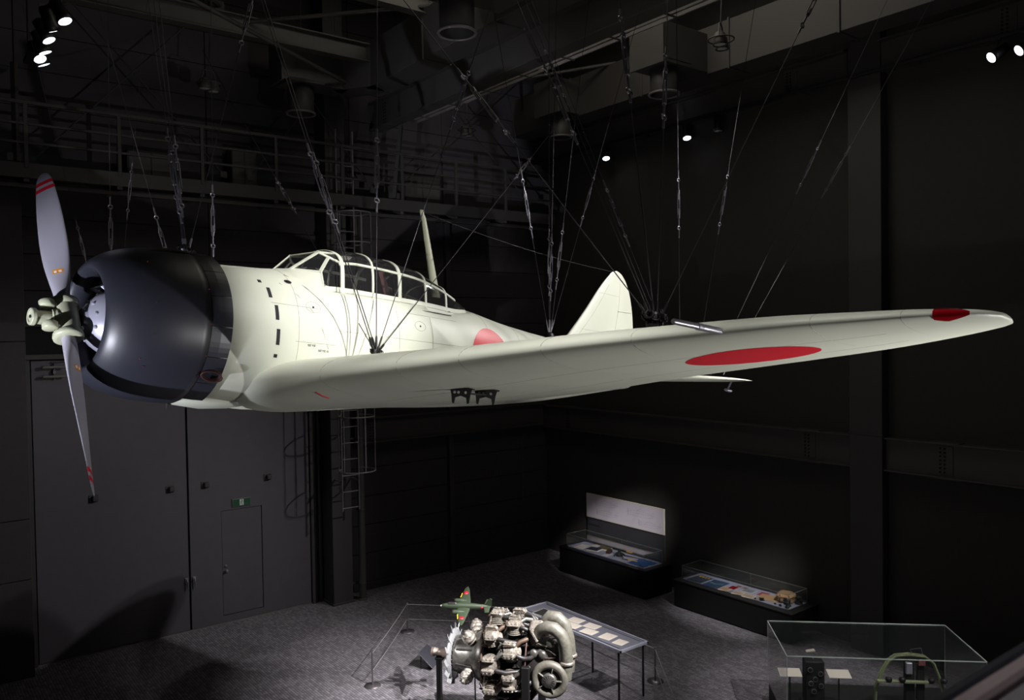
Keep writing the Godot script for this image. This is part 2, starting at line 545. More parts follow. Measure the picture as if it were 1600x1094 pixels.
func foil(f: Dictionary, s: float, c: float, surf: float) -> Vector3:   # spanwise s, height above chord plane in y, chord in z
	var le := tab(f.le, s); var te := tab(f.te, s)
	var ch := maxf(te - le, 0.0)
	var z := le + ch * c
	var tc := lerpf(f.t0, f.t1, clampf(s / f.span, 0, 1))
	var yt := 5.0 * tc * ch * (0.2969 * sqrt(c) - 0.126 * c - 0.3516 * c * c + 0.2843 * c * c * c - 0.1036 * c * c * c * c)
	var cam: float = f.camber * ch * 4.0 * c * (1.0 - c)
	if f.has("chin") and surf < 0.0:     # full, blunt nose under the wing root
		yt += f.chin * pow(clampf(1.0 - s / 1.4, 0.0, 1.0), 1.3) * minf(1.0, sqrt(c / 0.02)) * clampf(1.0 - (c - 0.04) / 0.3, 0.0, 1.0)
	var lift: float = f.get("lift", 0.0) * (z - le) * clampf(1.0 - s / 2.6, 0.0, 1.0)
	return Vector3(s, f.base + f.dih * s - f.inc * z + cam + lift + surf * yt, z)

func foil_at(f: Dictionary, s: float, z: float, surf: float) -> Vector3:
	var le := tab(f.le, s); var te := tab(f.te, s)
	return foil(f, s, clampf((z - le) / maxf(te - le, 0.001), 0.0, 1.0), surf)

func foil_mesh(f: Dictionary, s0: float, n: int, put: Callable, c0 := 0.0, c1 := 1.0) -> Geo:
	var rows := []
	for i in n + 1:
		var u := float(i) / n
		var s: float = s0 + (f.span - s0) * (1.0 - pow(1.0 - u, 1.7))
		var row := []
		var k := 22
		for j in k + 1:
			var c := c0 + (c1 - c0) * (1.0 - cos(PI * (1.0 - float(j) / k))) / 2.0
			row.append(put.call(foil(f, s, c, 1.0)))
		for j in range(1, k + 1):
			var c := c0 + (c1 - c0) * (1.0 - cos(PI * float(j) / k)) / 2.0
			row.append(put.call(foil(f, s, c, -1.0)))
		rows.append(row)
	return Geo.new().loft(rows, true, true, true)

# a thin inset joint drawn along points on a skin
func seam(pts: Array, parent: Node, r := 0.0016, called := "panel_seam", m: Material = null) -> void:
	obj(Geo.new().tube(pts, r, 5), called, m if m else M.seam, parent)

const CAN_TOP := [[1.86, 0.69], [1.98, 0.755], [2.11, 0.83], [2.33, 0.955], [2.45, 0.985], [2.7, 0.995], [2.94, 0.99], [3.35, 0.955], [3.74, 0.84], [4.06, 0.71], [4.30, 0.63], [4.42, 0.60]]
const CAN_W := [[1.86, 0.10], [1.95, 0.21], [2.04, 0.295], [2.085, 0.335], [2.12, 0.375], [2.2, 0.39], [2.4, 0.395], [3.1, 0.395], [3.8, 0.365], [4.1, 0.27], [4.30, 0.15], [4.42, 0.04]]
const CAN_B := [[1.86, 0.675], [1.95, 0.665], [2.04, 0.645], [2.085, 0.595], [2.12, 0.515], [2.16, 0.495], [3.8, 0.495], [4.1, 0.525], [4.30, 0.57], [4.42, 0.595]]
const CAN_P := [[0.0, 1.0, 0.0], [0.12, 0.985, 0.14], [0.5, 0.89, 0.66], [0.62, 0.80, 0.79], [0.76, 0.58, 0.91], [0.88, 0.31, 0.977], [1.0, 0.0, 1.0]]
func can(z: float, u: float, side: float, out := 0.0) -> Vector3:
	var w := tab(CAN_W, z); var b := tab(CAN_B, z); var h := tab(CAN_TOP, z) - b
	var px := tab(CAN_P, u, 1); var py := tab(CAN_P, u, 2)
	var v := Vector3(side * w * px, b + h * py, z)
	return v + Vector3(side * (0.2 + px), 0.3 + py, 0).normalized() * out

func can_strip(path: Array, w: float, t: float) -> Geo:   # path of [z, u, side]: a flat frame member lying on the canopy skin
	var rows := []
	for i in path.size():
		var e: Array = path[i]
		var p := can(e[0], e[1], e[2])
		var q: Array = path[maxi(i - 1, 0)]; var r: Array = path[mini(i + 1, path.size() - 1)]
		var d := (can(r[0], r[1], r[2]) - can(q[0], q[1], q[2])).normalized()
		var n := Vector3(p.x * 1.4, p.y - 0.42, 0).normalized()
		n = (n - d * n.dot(d)).normalized()
		var c := d.cross(n)
		rows.append([p + c * w + n * t * 0.2, p + c * w * 0.8 + n * t, p - c * w * 0.8 + n * t, p - c * w + n * t * 0.2, p - c * w - n * t, p + c * w - n * t])
	return Geo.new().loft(rows, true, true, false)

func can_patch(z0: Callable, z1: Callable, u0: float, u1: float, side0: float, side1: float) -> Geo:
	var rows := []
	for i in 9:
		var row := []
		for j in 9:
			var f := float(j) / 8
			var u := lerpf(u0, u1, f)
			var sd := side0
			if side0 != side1:
				var q := lerpf(-(1.0 - u0), 1.0 - u0, f)
				u = 1.0 - absf(q)
				sd = -1.0 if q < 0 else 1.0
			row.append(can(lerpf(z0.call(u), z1.call(u), float(i) / 8), u, sd))
		rows.append(row)
	return Geo.new().loft(rows, false, false, true)

func airplane() -> void:
	var b := Basis.from_euler(Vector3(deg_to_rad(6.265), deg_to_rad(101.593), deg_to_rad(-0.269)), EULER_ORDER_YXZ)
	var a := thing("fighter_airplane", "pale grey-green propeller fighter with dark cowling and red roundels, hung on cables", "airplane", Vector3(1.137, 5.743, -7.177), b)
	# hull
	var rows := []
	var zs := []
	var z := 0.80
	while z < 8.38:
		zs.append(z); z += 0.06 if z < 4.7 else 0.12
	zs.append(8.38)
	for zz in zs:
		var row := []
		for k in 64: row.append(fus(zz, TAU * k / 64))
		rows.append(row)
	var hull := obj(Geo.new().loft(rows, true, true, true), "fuselage", M.cream, a)
	# joints round the hull and along it, on the side the photograph shows and on the other
	for zz in [1.72, 2.95, 3.45, 4.47, 5.1, 5.9, 6.6]:
		var p := []
		for k in 49: p.append(fus(zz, lerpf(-2.9, 2.9, k / 48.0), 0.0005) if (zz < 1.9 or zz > 4.4) else fus(zz, lerpf(-2.9, -1.0, k / 48.0), 0.0005))
		seam(p, hull)
	for e in [[0.30, 1.45, 1.95], [0.12, 2.15, 6.2], [-0.02, 1.69, 2.14], [0.40, 3.1, 3.9]]:
		var p := []
		for k in 30:
			var q: float = lerpf(e[1], e[2], k / 29.0)
			p.append(fus(q, fus_angle(q, e[0]), 0.0005))
		seam(p, hull)
	# the raised edge of the engine bay panel sweeping down from the windscreen
	var sw := []
	for e in [[0.60, 1.72], [0.49, 1.87], [0.38, 1.99], [0.25, 2.10], [0.10, 2.19], [-0.06, 2.26], [-0.2, 2.3]]:
		sw.append(fus(e[1], fus_angle(e[1], e[0]), 0.001))
	seam(sw, hull, 0.006)
	var sw2 := []
	for e in [[0.50, 1.60], [0.40, 1.75], [0.28, 1.87], [0.1, 1.98], [-0.06, 2.05]]:
		sw2.append(fus(e[1], fus_angle(e[1], e[0]), 0.0))
	seam(sw2, hull, 0.003)
	# cooling slots in a curved row behind the cowling
	for e in [[0.50, 0.475, 1.40], [0.435, 0.345, 1.455], [0.28, 0.15, 1.495], [0.07, -0.07, 1.505], [-0.15, -0.18, 1.50]]:
		for side in [-1.0, 1.0]:
			var r2 := []
			for k in 7:
				var yy: float = lerpf(e[0], e[1], k / 6.0)
				var bow := 0.02 * (0.5 - yy) * signf(yy + 9)
				var row := []
				for q in [[-0.017, 0.002], [0.017, 0.002], [0.017, -0.01], [-0.017, -0.01]]:
					var v := fus(e[2] + q[0] + bow * 0.2, fus_angle(e[2], yy), q[1])
					v.x *= -side
					row.append(v)
				r2.append(row)
			obj(Geo.new().loft(r2, true, true, false), "cooling_slot", M.slot, hull)
	# filler covers with small blue dots, round view port, stencil strokes
	for e in [[1.89, 0.31], [3.27, 0.28]]:
		var p := []
		for k in 25:
			var q := TAU * k / 24
			var zz: float = e[0] + 0.08 * cos(q)
			var yy: float = e[1] + 0.05 * sin(q)
			p.append(fus(zz, fus_angle(zz, yy), 0.0005))
		seam(p, hull, 0.0015)
		var an := fus_angle(e[0], e[1])
		obj(Geo.new().lathe([[0.011, -0.002], [0.011, 0.0025], [0.0, 0.0026]], 12, Transform3D(y_to(Vector3(sin(an), cos(an), 0)), fus(e[0], an))), "fastener", M.book_blue, hull)
	var oval := []
	for k in 20:
		var q := TAU * k / 20
		var zz := 1.70 + 0.038 * cos(q); var yy := 0.525 + 0.018 * sin(q)
		oval.append(fus(zz, fus_angle(zz, yy), 0.0))
	var oc := fus(1.70, fus_angle(1.70, 0.525), 0.003)
	var og := Geo.new()
	for k in 20:
		og.put([oc, oval[k] + (oc - oval[k]) * 0.02 + Vector3(-0.003, 0.002, 0), oval[(k + 1) % 20] + Vector3(-0.003, 0.002, 0)], true)
	obj(og, "view_port", M.slot, hull)
	for e in [[1.83, -0.045, 4], [1.95, -0.085, 5]]:
		for k in e[2]:
			var zz: float = e[0] + 0.024 * k
			var an := fus_angle(zz, e[1])
			var o := fus(zz, an, 0.001)
			var g := Geo.new()
			var w: float = [0.022, 0.03, 0.02, 0.028, 0.018][k]
			var bb := Basis.looking_at(Vector3(sin(an), cos(an), 0), Vector3.UP)
			for q in [[-0.007, 0.0, 0.003, w], [0.006, 0.002, 0.003, w * 0.8], [0.0, 0.007, 0.016, 0.003], [0.001, -0.006, 0.012, 0.003]].slice(k % 2, 4 - (k % 3) / 2):
				g.box(o + bb * Vector3(q[0], q[1], 0), Vector3(q[2], q[3], 0.002), bb)
			obj(g, "stencil_mark", M.slot, hull)
	for side in [-1.0, 1.0]:
		var rg := []
		for i in 9:
			var row := []
			for k in 33:
				var q := TAU * k / 32
				var zz: float = 4.46 + 0.36 * i / 8.0 * cos(q); var yy: float = 0.02 + 0.36 * i / 8.0 * sin(q)
				var v := fus(zz, fus_angle(zz, yy), 0.002)
				v.x *= -side
				row.append(v)
			rg.append(row)
		obj(Geo.new().loft(rg, false, false, true), "roundel", M.red, hull)
	# oil cooler scoop under the nose
	var sc := []
	for e in [[0.86, 0.14, -0.60, -0.56], [0.90, 0.16, -0.635, -0.54], [1.16, 0.185, -0.665, -0.5], [1.40, 0.17, -0.655, -0.5], [1.62, 0.06, -0.622, -0.5]]:
		var row := []
		for k in 24:
			var q := TAU * k / 24
			row.append(Vector3(e[1] * sin(q), (e[2] + e[3]) / 2 + (e[3] - e[2]) / 2 * cos(q), e[0]))
		sc.append(row)
	var scoop := obj(Geo.new().loft(sc, true, true, true), "oil_cooler_scoop", M.cream, a)
	obj(Geo.new().lathe([[0.105, 0.0], [0.105, 0.012], [0.0, 0.0125]], 24, Transform3D(y_to(Vector3(0, 0, -1)).scaled_local(Vector3(1, 1, 0.3)), Vector3(0, -0.585, 0.868))), "intake_opening", M.slot, scoop)
	# cowling
	var cx := Transform3D(Basis(Vector3(1, 0, 0), Vector3(0, 0, 1), Vector3(0, -1, 0)), Vector3(0, 0.03, 0))
	var prof := [[0.62, 0.86], [0.62, 0.6], [0.56, 0.42], [0.44, 0.34], [0.375, 0.27], [0.37, 0.2], [0.385, 0.15], [0.41, 0.125], [0.44, 0.13], [0.475, 0.155], [0.52, 0.205], [0.565, 0.28], [0.605, 0.39], [0.632, 0.52], [0.648, 0.66], [0.655, 0.80], [0.657, 0.862], [0.652, 0.866], [0.62, 0.862]]
	var pf := []
	for i in prof.size():
		pf.append(prof[i])
		if i > 4 and i < 14:
			pf.append([(prof[i][0] + prof[i + 1][0]) / 2 + 0.0015, (prof[i][1] + prof[i + 1][1]) / 2 - 0.0015])
	var cowl := obj(Geo.new().lathe(pf, 96, cx, true, false), "cowling", M.cowl, a)
	var nf := 16
	for k in nf:
		var a0 := TAU * (k + 0.012) / nf; var a1 := TAU * (k + 0.988) / nf
		var mid := (a0 + a1) / 2
		if mid > 2.82 and mid < 3.46: continue          # the scoop fills the bottom
		var fr := []
		for i in 7:
			var q := lerpf(a0, a1, i / 6.0)
			var row := []
			for e in [[0.654, 0.868], [0.664, 0.95], [0.668, 1.045], [0.660, 1.045], [0.656, 0.95], [0.645, 0.868]]:
				row.append(Vector3(e[0] * sin(q), 0.03 + e[0] * cos(q), e[1]))
			fr.append(row)
		obj(Geo.new().loft(fr, true, true, false), "cowl_flap", M.cowl, cowl)
	for e in [[-2.25, 0.855], [-1.95, 0.855], [-1.55, 0.855], [-1.1, 0.855], [-0.6, 0.855], [-1.75, 0.42], [-1.35, 0.42], [-2.2, 0.40], [-0.7, 0.42], [-2.42, 0.80], [-2.1, 0.36]]:
		var r: float = 0.659 if e[1] > 0.8 else (0.614 if e[1] > 0.39 else 0.6)
		var o := Vector3(r * sin(e[0]), 0.03 + r * cos(e[0]), e[1])
		obj(Geo.new().box(o, Vector3(0.003, 0.022, 0.004), Basis(Vector3(0, 0, 1), -e[0])), "alignment_tick", M.paper_pink, cowl)
	for side in [-0.2, 0.2]:       # gun troughs on top, with their pale ends behind the flaps
		var pts := []; var rr := []
		for k in 15:
			var q := k / 14.0
			var zz := lerpf(0.30, 1.0, q)
			var rad := 0.575 + 0.083 * smoothstep(0.3, 0.75, zz)
			pts.append(Vector3(side, 0.03 + sqrt(rad * rad - side * side) - 0.012, zz)); rr.append(0.004 + 0.03 * sin(PI * clampf(q, 0.02, 0.98)))
		obj(Geo.new().tube(pts, rr, 12), "gun_fairing", M.slot, cowl)
		var p2 := []; var r2 := []
		for k in 9:
			var q := k / 8.0
			var zz := lerpf(1.05, 1.42, q)
			p2.append(Vector3(side, fus(zz, side / 0.6).y - 0.008, zz)); r2.append(0.024 * (1.0 - q * q) + 0.003)
		obj(Geo.new().tube(p2, r2, 12), "gun_fairing", M.cream, hull)
	for side in [-1.0, 1.0]:      # exhaust stubs at the lower flap gap
		var g := Geo.new()
		g.lathe([[0.06, -0.12], [0.06, 0.03], [0.062, 0.055], [0.056, 0.057], [0.05, 0.05], [0.048, -0.02], [0.0, -0.03]], 24, Transform3D(y_to(Vector3(side * 0.8, -0.42, -0.32)).scaled_local(Vector3(0.78, 1, 1.45)), Vector3(side * 0.535, -0.36, 0.955)))
		obj(g, "exhaust_stub", M.exhaust, cowl)
	# engine front inside the ring
	var gx := Transform3D(Basis(Vector3(1, 0, 0), Vector3(0, 0, -1), Vector3(0, 1, 0)), Vector3(0, 0.01, 0))
	var nose := obj(Geo.new().lathe([[0.28, -0.46], [0.275, -0.36], [0.25, -0.28], [0.205, -0.21], [0.15, -0.16], [0.1, -0.135], [0.092, -0.13], [0.09, -0.105], [0.0, -0.105]], 40, gx), "reduction_gearcase", M.silver, a)
	for k in 9:
		var q := TAU * k / 9 + 0.2
		obj(Geo.new().lathe([[0.0, 0.012], [0.012, 0.01], [0.016, 0.0], [0.016, -0.02]], 8, Transform3D(Basis(Vector3(1, 0, 0), Vector3(0, 0, -1), Vector3(0, 1, 0)), Vector3(0.155 * sin(q), 0.01 + 0.155 * cos(q), 0.165)), false), "bolt", M.silver, nose)
	for k in 7:
		var q := TAU * k / 7 + 0.1
		var o := Vector3(sin(q), cos(q), 0)
		var g := Geo.new()
		var pr := [[0.10, 0.26]]
		for i in 12:
			var hh := 0.28 + 0.018 * i
			pr.append_array([[0.10, hh], [0.115, hh + 0.004], [0.115, hh + 0.008], [0.10, hh + 0.012]])
		pr.append([0.05, 0.53])
		g.lathe(pr, 16, Transform3D(y_to(o), Vector3(0, 0.01, 0.46)), false)
		obj(g, "engine_cylinder", M.engine_dark, a)
	for e in [[-0.3, 0.3], [0.35, 0.5], [-2.4, 0.35]]:
		obj(Geo.new().tube([Vector3(0.26 * sin(e[0]), 0.26 * cos(e[0]), 0.3), Vector3(0.30 * sin(e[0]), 0.30 * cos(e[0]), 0.22), Vector3(0.33 * sin(e[0]), 0.33 * cos(e[0]), 0.3)], 0.018, 8), "oil_pipe", M.silver, nose)
	propeller(a)
	# wings, mirrored about the hull
	for side in [-1.0, 1.0]:
		var put := func(v: Vector3) -> Vector3: return Vector3(v.x * side, v.y, v.z)
		var wg := obj(foil_mesh(WING, 0.25, 96, put), "wing", M.cream, a)
		for surf in [-1.0, 1.0]:
			var disc := []
			for i in 11:
				var row := []
				for k in 49:
					var q := TAU * k / 48
					var v := foil_at(WING, 4.365 + 0.46 * i / 10.0 * cos(q), 2.87 + 0.42 * i / 10.0 * sin(q), surf)
					row.append(put.call(v + Vector3(0, surf * 0.0018, 0)))
				disc.append(row)
			obj(Geo.new().loft(disc, false, false, true), "roundel", M.red, wg)
			for s in [1.25, 2.02, 2.6, 3.3, 3.95, 5.0, 5.45]:
				var p := []
				for k in 21:
					var v := foil(WING, s, 0.001 + 0.62 * pow(k / 20.0, 2.0), surf)
					p.append(put.call(v - Vector3(0, surf * 0.0007, 0)))
				seam(p, wg, 0.0016)
			for e in [[0.72, 1.0, 3.05], [0.74, 3.1, 5.3], [0.3, 1.1, 5.3]]:
				var p := []
				for k in 31: p.append(put.call(foil(WING, lerpf(e[1], e[2], k / 30.0), e[0], surf) - Vector3(0, surf * 0.0007, 0)))
				seam(p, wg, 0.0016)
		# tip lamp let into the leading edge
		var lr := []
		for i in 9:
			var s := lerpf(5.60, 5.765, i / 8.0)
			var w := (1.0 - absf(i / 8.0 - 0.35) / 0.66) * 0.11
			var row := []
			for k in 9:
				var c := k / 8.0 * maxf(w, 0.004)
				row.append(put.call(foil(WING, s, c, 1.0) + Vector3(0, 0.004, -0.006)))
			for k in 9:
				var c := (8 - k) / 8.0 * maxf(w, 0.004)
				row.append(put.call(foil(WING, s, c, -1.0) + Vector3(0, -0.004, -0.006)))
			lr.append(row)
		obj(Geo.new().loft(lr, true, true, true), "navigation_light", M.red_glass if side < 0 else M.olive_tube, wg)
		var tp := obj(foil_mesh(TAIL, 0.02, 26, put), "tailplane", M.cream, a)
		for s in [0.5, 1.0, 1.5]:
			var p := []
			for k in 13: p.append(put.call(foil(TAIL, s, 0.001 + 0.6 * pow(k / 12.0, 2), -1.0)))
			seam(p, tp, 0.0016)
		var hl := []
		for k in 19: hl.append(put.call(foil(TAIL, lerpf(0.2, 2.0, k / 18.0), 0.55, -1.0)))
		seam(hl, tp, 0.0025)
		# mass balance on a small arm under the elevator
		obj(Geo.new().tube([put.call(Vector3(1.98, -0.04, 7.55)), put.call(Vector3(1.96, -0.14, 7.5))], 0.012, 8), "balance_arm", M.silver, tp)
		obj(Geo.new().lathe([[0.0, -0.022], [0.035, -0.02], [0.055, -0.006], [0.055, 0.006], [0.035, 0.02], [0.0, 0.022]], 18, Transform3D(Basis(Vector3(0, 0, 1), 0.2), put.call(Vector3(1.96, -0.16, 7.5)))), "balance_weight", M.silver, tp)
		for k in 2:
			obj(Geo.new().tube([put.call(Vector3(1.5 + k * 0.04, 0.03, 7.3)), put.call(Vector3(1.5 + k * 0.04, 0.10, 7.3))], 0.008, 6), "cable_lug", M.dark_steel, tp)
		# flap hinge bar and lifted seams of the rear wing are thin joints; wheel doors stay shut
		if side < 0:
			seam([put.call(foil_at(WING, 1.06, 1.62, -1.0)), put.call(foil_at(WING, 1.035, 1.71, -1.0)), put.call(foil_at(WING, 1.01, 1.80, -1.0))], wg, 0.007, "red_marking", M.red)
	# fin and rudder
	var up := func(v: Vector3) -> Vector3: return Vector3(v.y - FIN.base, v.x, v.z)
	var fin := obj(foil_mesh(FIN, 0.2, 30, up, 0.0, 0.62), "fin", M.cream, a)
	var rud := obj(foil_mesh(FIN, 0.2, 30, up, 0.627, 1.0), "rudder", M.cream, a)
	for s in [0.66, 0.98]:
		for e in [-1.0, 1.0]:
			var p := []
			for k in 9: p.append(up.call(foil(FIN, s + 0.02 * k / 8.0, lerpf(0.63, 0.97, k / 8.0), e)) + Vector3(e * 0.002, 0, 0))
			seam(p, rud, 0.008, "rib_tape", M.cream)
	for e in [-1.0, 1.0]:
		for s in [[0.62, 0.1, 0.55], [1.2, 0.05, 0.6]]:
			var p := []
			for k in 9: p.append(up.call(foil(FIN, s[0], lerpf(s[1], s[2], k / 8.0), e)))
			seam(p, fin, 0.0016)
		var p2 := []
		for k in 13: p2.append(up.call(foil(FIN, lerpf(0.5, 1.35, k / 12.0), lerpf(0.1, 0.2, k / 12.0), e)))
		seam(p2, fin, 0.0016)
	canopy(a)
	# radio mast and aerial wire
	var mr := []
	for e in [[0.70, 3.965, 0.066], [1.58, 3.70, 0.036], [1.62, 3.672, 0.034], [1.66, 3.668, 0.030]]:
		var row := []
		for k in 16:
			var q := TAU * k / 16
			row.append(Vector3(0.38 * e[2] * sin(q), e[0], e[1] + e[2] * cos(q)))
		mr.append(row)
	obj(Geo.new().loft(mr, true, true, true), "radio_mast", M.cream_hub, a)
	var wp := []
	for k in 17:
		var q := k / 16.0
		wp.append(Vector3(0, 1.64, 3.69).lerp(Vector3(0, 1.56, 7.55), q) - Vector3(0, 0.06 * 4 * q * (1 - q), 0))
	obj(Geo.new().tube(wp, 0.0028, 5), "aerial_wire", M.wire, a)
	# pitot tube ahead of the port leading edge
	var pt := obj(Geo.new().tube([Vector3(-4.5, 0.046, 2.1), Vector3(-4.5, 0.045, 1.83), Vector3(-4.5, 0.045, 1.82), Vector3(-4.5, 0.044, 1.53), Vector3(-4.5, 0.044, 1.515)], [0.021, 0.021, 0.018, 0.017, 0.012], 14), "pitot_tube", M.steel, a)
	obj(Geo.new().tube([Vector3(-4.5, 0.045, 1.86), Vector3(-4.5, 0.045, 1.80)], 0.0225, 14), "collar", M.steel, pt)
	# two black carrying brackets under the port wing
	for e in [[2.10, 2.31, 0.35], [2.13, 2.58, 0.62]]:
		var o := foil_at(WING, e[0], e[1], -1.0)
		var bb := Basis(Vector3.UP, e[2])
		var poly := []
		for q in [[-0.10, 0.005], [0.10, 0.005], [0.085, -0.05], [0.075, -0.12], [0.06, -0.125], [0.05, -0.075], [0.0, -0.06], [-0.05, -0.075], [-0.06, -0.125], [-0.075, -0.12], [-0.085, -0.05]]: poly.append(Vector2(q[0], q[1]))
		var br := obj(Geo.new().slab(poly, 0.012, Transform3D(bb, Vector3(-o.x, o.y, o.z))), "carrying_bracket", M.rubber, a)
		obj(Geo.new().box(Vector3(-o.x, o.y - 0.003, o.z), Vector3(0.23, 0.012, 0.05), bb, 0.003), "foot_plate", M.rubber, br)
		for q in [-0.045, 0.02, 0.055]:
			obj(Geo.new().lathe([[0.012, -0.008], [0.012, 0.008], [0.0, 0.0081]], 10, Transform3D(bb * Basis(Vector3(1, 0, 0), PI / 2), Vector3(-o.x, o.y - 0.032, o.z) + bb * Vector3(q, 0, 0))), "rivet_hole", M.engine_bright, br)
	var ba := foil_at(WING, 2.10, 2.31, -1.0); var bbq := foil_at(WING, 2.13, 2.58, -1.0)
	obj(Geo.new().tube([Vector3(-ba.x, ba.y - 0.04, ba.z), Vector3(-bbq.x, bbq.y - 0.04, bbq.z)], 0.008, 8), "bracket_rod", M.rubber, a)
	# lifting eye blocks on the skin that carry the cables
	for o in [Vector3(-1.0, -0.16, 2.296), Vector3(1.0, -0.16, 2.296), Vector3(0, 0.45, 6.11)]:
		obj(Geo.new().lathe([[0.07, -0.06], [0.07, 0.02], [0.05, 0.05], [0.0, 0.055]], 16, Transform3D(Basis.IDENTITY, o)), "lifting_eye", M.dark_steel, a)
	for o in [Vector3(-3.3, 0.0, 3.315), Vector3(1.5, 0.0, 2.1)]:
		var top := Vector3(-3.3, 0.27, 3.315) if o.x < 0 else Vector3(1.5, 0.9, 1.72)
		var foot := foil_at(WING, absf(o.x), o.z, 1.0); foot.x = o.x
		obj(Geo.new().tube([foot, top], 0.02, 8), "lifting_post", M.dark_steel, a)

func propeller(a: Node3D) -> void:
	var th := deg_to_rad(31.065)
	var p := part("propeller", a)
	var d := Vector3(sin(th), cos(th), 0)          # towards the upper tip
	var t := Vector3(cos(th), -sin(th), 0)
	var hub := Geo.new()
	hub.lathe([[0.078, -0.17], [0.088, -0.16], [0.092, -0.12], [0.098, -0.06], [0.1, 0.0], [0.098, 0.06], [0.092, 0.12], [0.088, 0.16], [0.078, 0.17]], 28, Transform3D(y_to(d), Vector3.ZERO))
	obj(hub, "hub", M.cream_hub, p)
	for s in [-1.0, 1.0]:
		obj(Geo.new().lathe([[0.094, 0.115], [0.108, 0.13], [0.112, 0.155], [0.108, 0.17], [0.08, 0.175]], 28, Transform3D(y_to(d * s), Vector3.ZERO)), "collar", M.cream_hub, p)
	var fx := Transform3D(y_to(Vector3(0, 0, -1)), Vector3.ZERO)
	obj(Geo.new().lathe([[0.085, 0.02], [0.08, 0.085], [0.072, 0.10], [0.072, 0.112], [0.054, 0.114], [0.054, 0.222], [0.066, 0.224], [0.068, 0.23], [0.068, 0.252], [0.064, 0.258], [0.045, 0.258], [0.043, 0.25], [0.0, 0.25]], 32, fx, false), "pitch_cylinder", M.cream_hub, p)
	obj(Geo.new().lathe([[0.012, 0.249], [0.012, 0.26], [0.0, 0.261]], 6, fx, false), "nut", M.slot, p)
	obj(Geo.new().lathe([[0.06, -0.15], [0.06, -0.06], [0.05, 0.0]], 20, fx), "shaft", M.engine_dark, p)
	for s in [-1.0, 1.0]:
		var o: Vector3 = t * -0.03 + d * s * 0.10 + Vector3(-0.02, 0.008, -0.145)
		var g := Geo.new()
		g.lathe([[0.0, -0.028], [0.05, -0.028], [0.056, -0.022], [0.056, 0.022], [0.05, 0.028], [0.0, 0.028]], 24, Transform3D(y_to((d + Vector3(-0.15, 0, 0)).normalized()), o))
		g.tube([o, d * s * 0.085 + Vector3(0, 0, -0.06)], [0.018, 0.024], 10)
		obj(g, "counterweight", M.cream_hub, p)
		for q in [0.55, 2.6]:
			var pr: Vector3 = Vector3(0, 0, -1) * cos(q) + t * -sin(q)
			obj(Geo.new().lathe([[0.0, 0.016], [0.014, 0.014], [0.018, 0.0], [0.018, -0.02]], 12, Transform3D(y_to(pr), d * s * 0.10 + pr * 0.098)), "hub_bolt", M.cream_hub, p)
		# blade
		var dd: Vector3 = d * s; var tt: Vector3 = t * s
		var R := 1.4915
		var CH := [[0.12, 0.105, 0.10, 60.0], [0.24, 0.12, 0.095, 58.0], [0.36, 0.155, 0.075, 55.0], [0.55, 0.205, 0.05, 48.0], [0.8, 0.23, 0.036, 41.0], [1.05, 0.222, 0.028, 35.0], [1.25, 0.195, 0.021, 31.0], [1.36, 0.168, 0.018, 30.0], [1.43, 0.135, 0.014, 30.0], [1.47, 0.092, 0.010, 30.0], [1.486, 0.055, 0.007, 30.0], [R, 0.02, 0.004, 30.0]]
		var surf := func(r: float, k: float, n: int) -> Vector3:
			var ch := tab(CH, r, 1); var tk := tab(CH, r, 2); var be := deg_to_rad(tab(CH, r, 3))
			var cd := tt * cos(be) - Vector3(0, 0, 1) * sin(be)
			var nd := dd.cross(cd)
			var q := TAU * k / n
			return dd * r + cd * (cos(q) * ch / 2) + nd * (sin(q) * tk / 2)
		var rows := []
		for i in 49:
			var u := i / 48.0
			var r: float = 0.12 + (R - 0.12) * (1.0 - pow(1.0 - u, 1.5))
			var row := []
			for k in 28: row.append(surf.call(r, k, 28))
			rows.append(row)
		obj(Geo.new().loft(rows, true, true, true), "blade", M.blade, p)
		for e in [[1.30, 1.335], [1.365, 1.40]]:       # red warning bands, slanted across the tip
			var br := []
			for i in 5:
				var row := []
				for k in 28:
					var rr: float = lerpf(e[0], e[1], i / 4.0) + 0.0 * k
					var v: Vector3 = surf.call(rr, k, 28)
					var cen: Vector3 = dd * rr
					row.append(cen + (v - cen) * 1.012 + (v - cen).normalized() * 0.0008)
				br.append(row)
			obj(Geo.new().loft(br, true, false, true), "warning_band", M.red, p)
		# small data plate near the root
		for e in [[0.425, 0.468, 0.38, 0.66, "data_plate", M.orange, 0.0010], [0.434, 0.455, 0.42, 0.49, "plate_print", M.white_print, 0.0016], [0.434, 0.455, 0.54, 0.62, "plate_print", M.white_print, 0.0016]]:
			for sg in [1.0, -1.0]:
				var pr := []
				for i in 5:
					var row := []
					for k in 7:
						var q: float = lerpf(e[2], e[3], k / 6.0) * PI * sg
						var v: Vector3 = surf.call(lerpf(e[0], e[1], i / 4.0), q / TAU * 28.0, 28)
						var cen: Vector3 = dd * lerpf(e[0], e[1], i / 4.0)
						row.append(v + (v - cen).normalized() * e[6])
					pr.append(row)
				obj(Geo.new().loft(pr, false, false, true), e[4], e[5], p)

func bar(a: Vector3, b: Vector3, w: float, c: Node3D, called: String) -> void:   # flat frame bar between two corners, facing outward
	var d := (b - a).normalized()
	var n := (a + b) / 2 - Vector3(0, 0.45, 2.6)
	n = (n - d * n.dot(d)).normalized()
	var q := d.cross(n)
	var rows := []
	for p in [a - d * w * 0.5, b + d * w * 0.5]:
		rows.append([p + q * w + n * 0.002, p + q * w * 0.8 + n * 0.007, p - q * w * 0.8 + n * 0.007, p - q * w + n * 0.002, p - q * w - n * 0.006, p + q * w - n * 0.006])
	obj(Geo.new().loft(rows, true, true, false), called, M.cream, c)

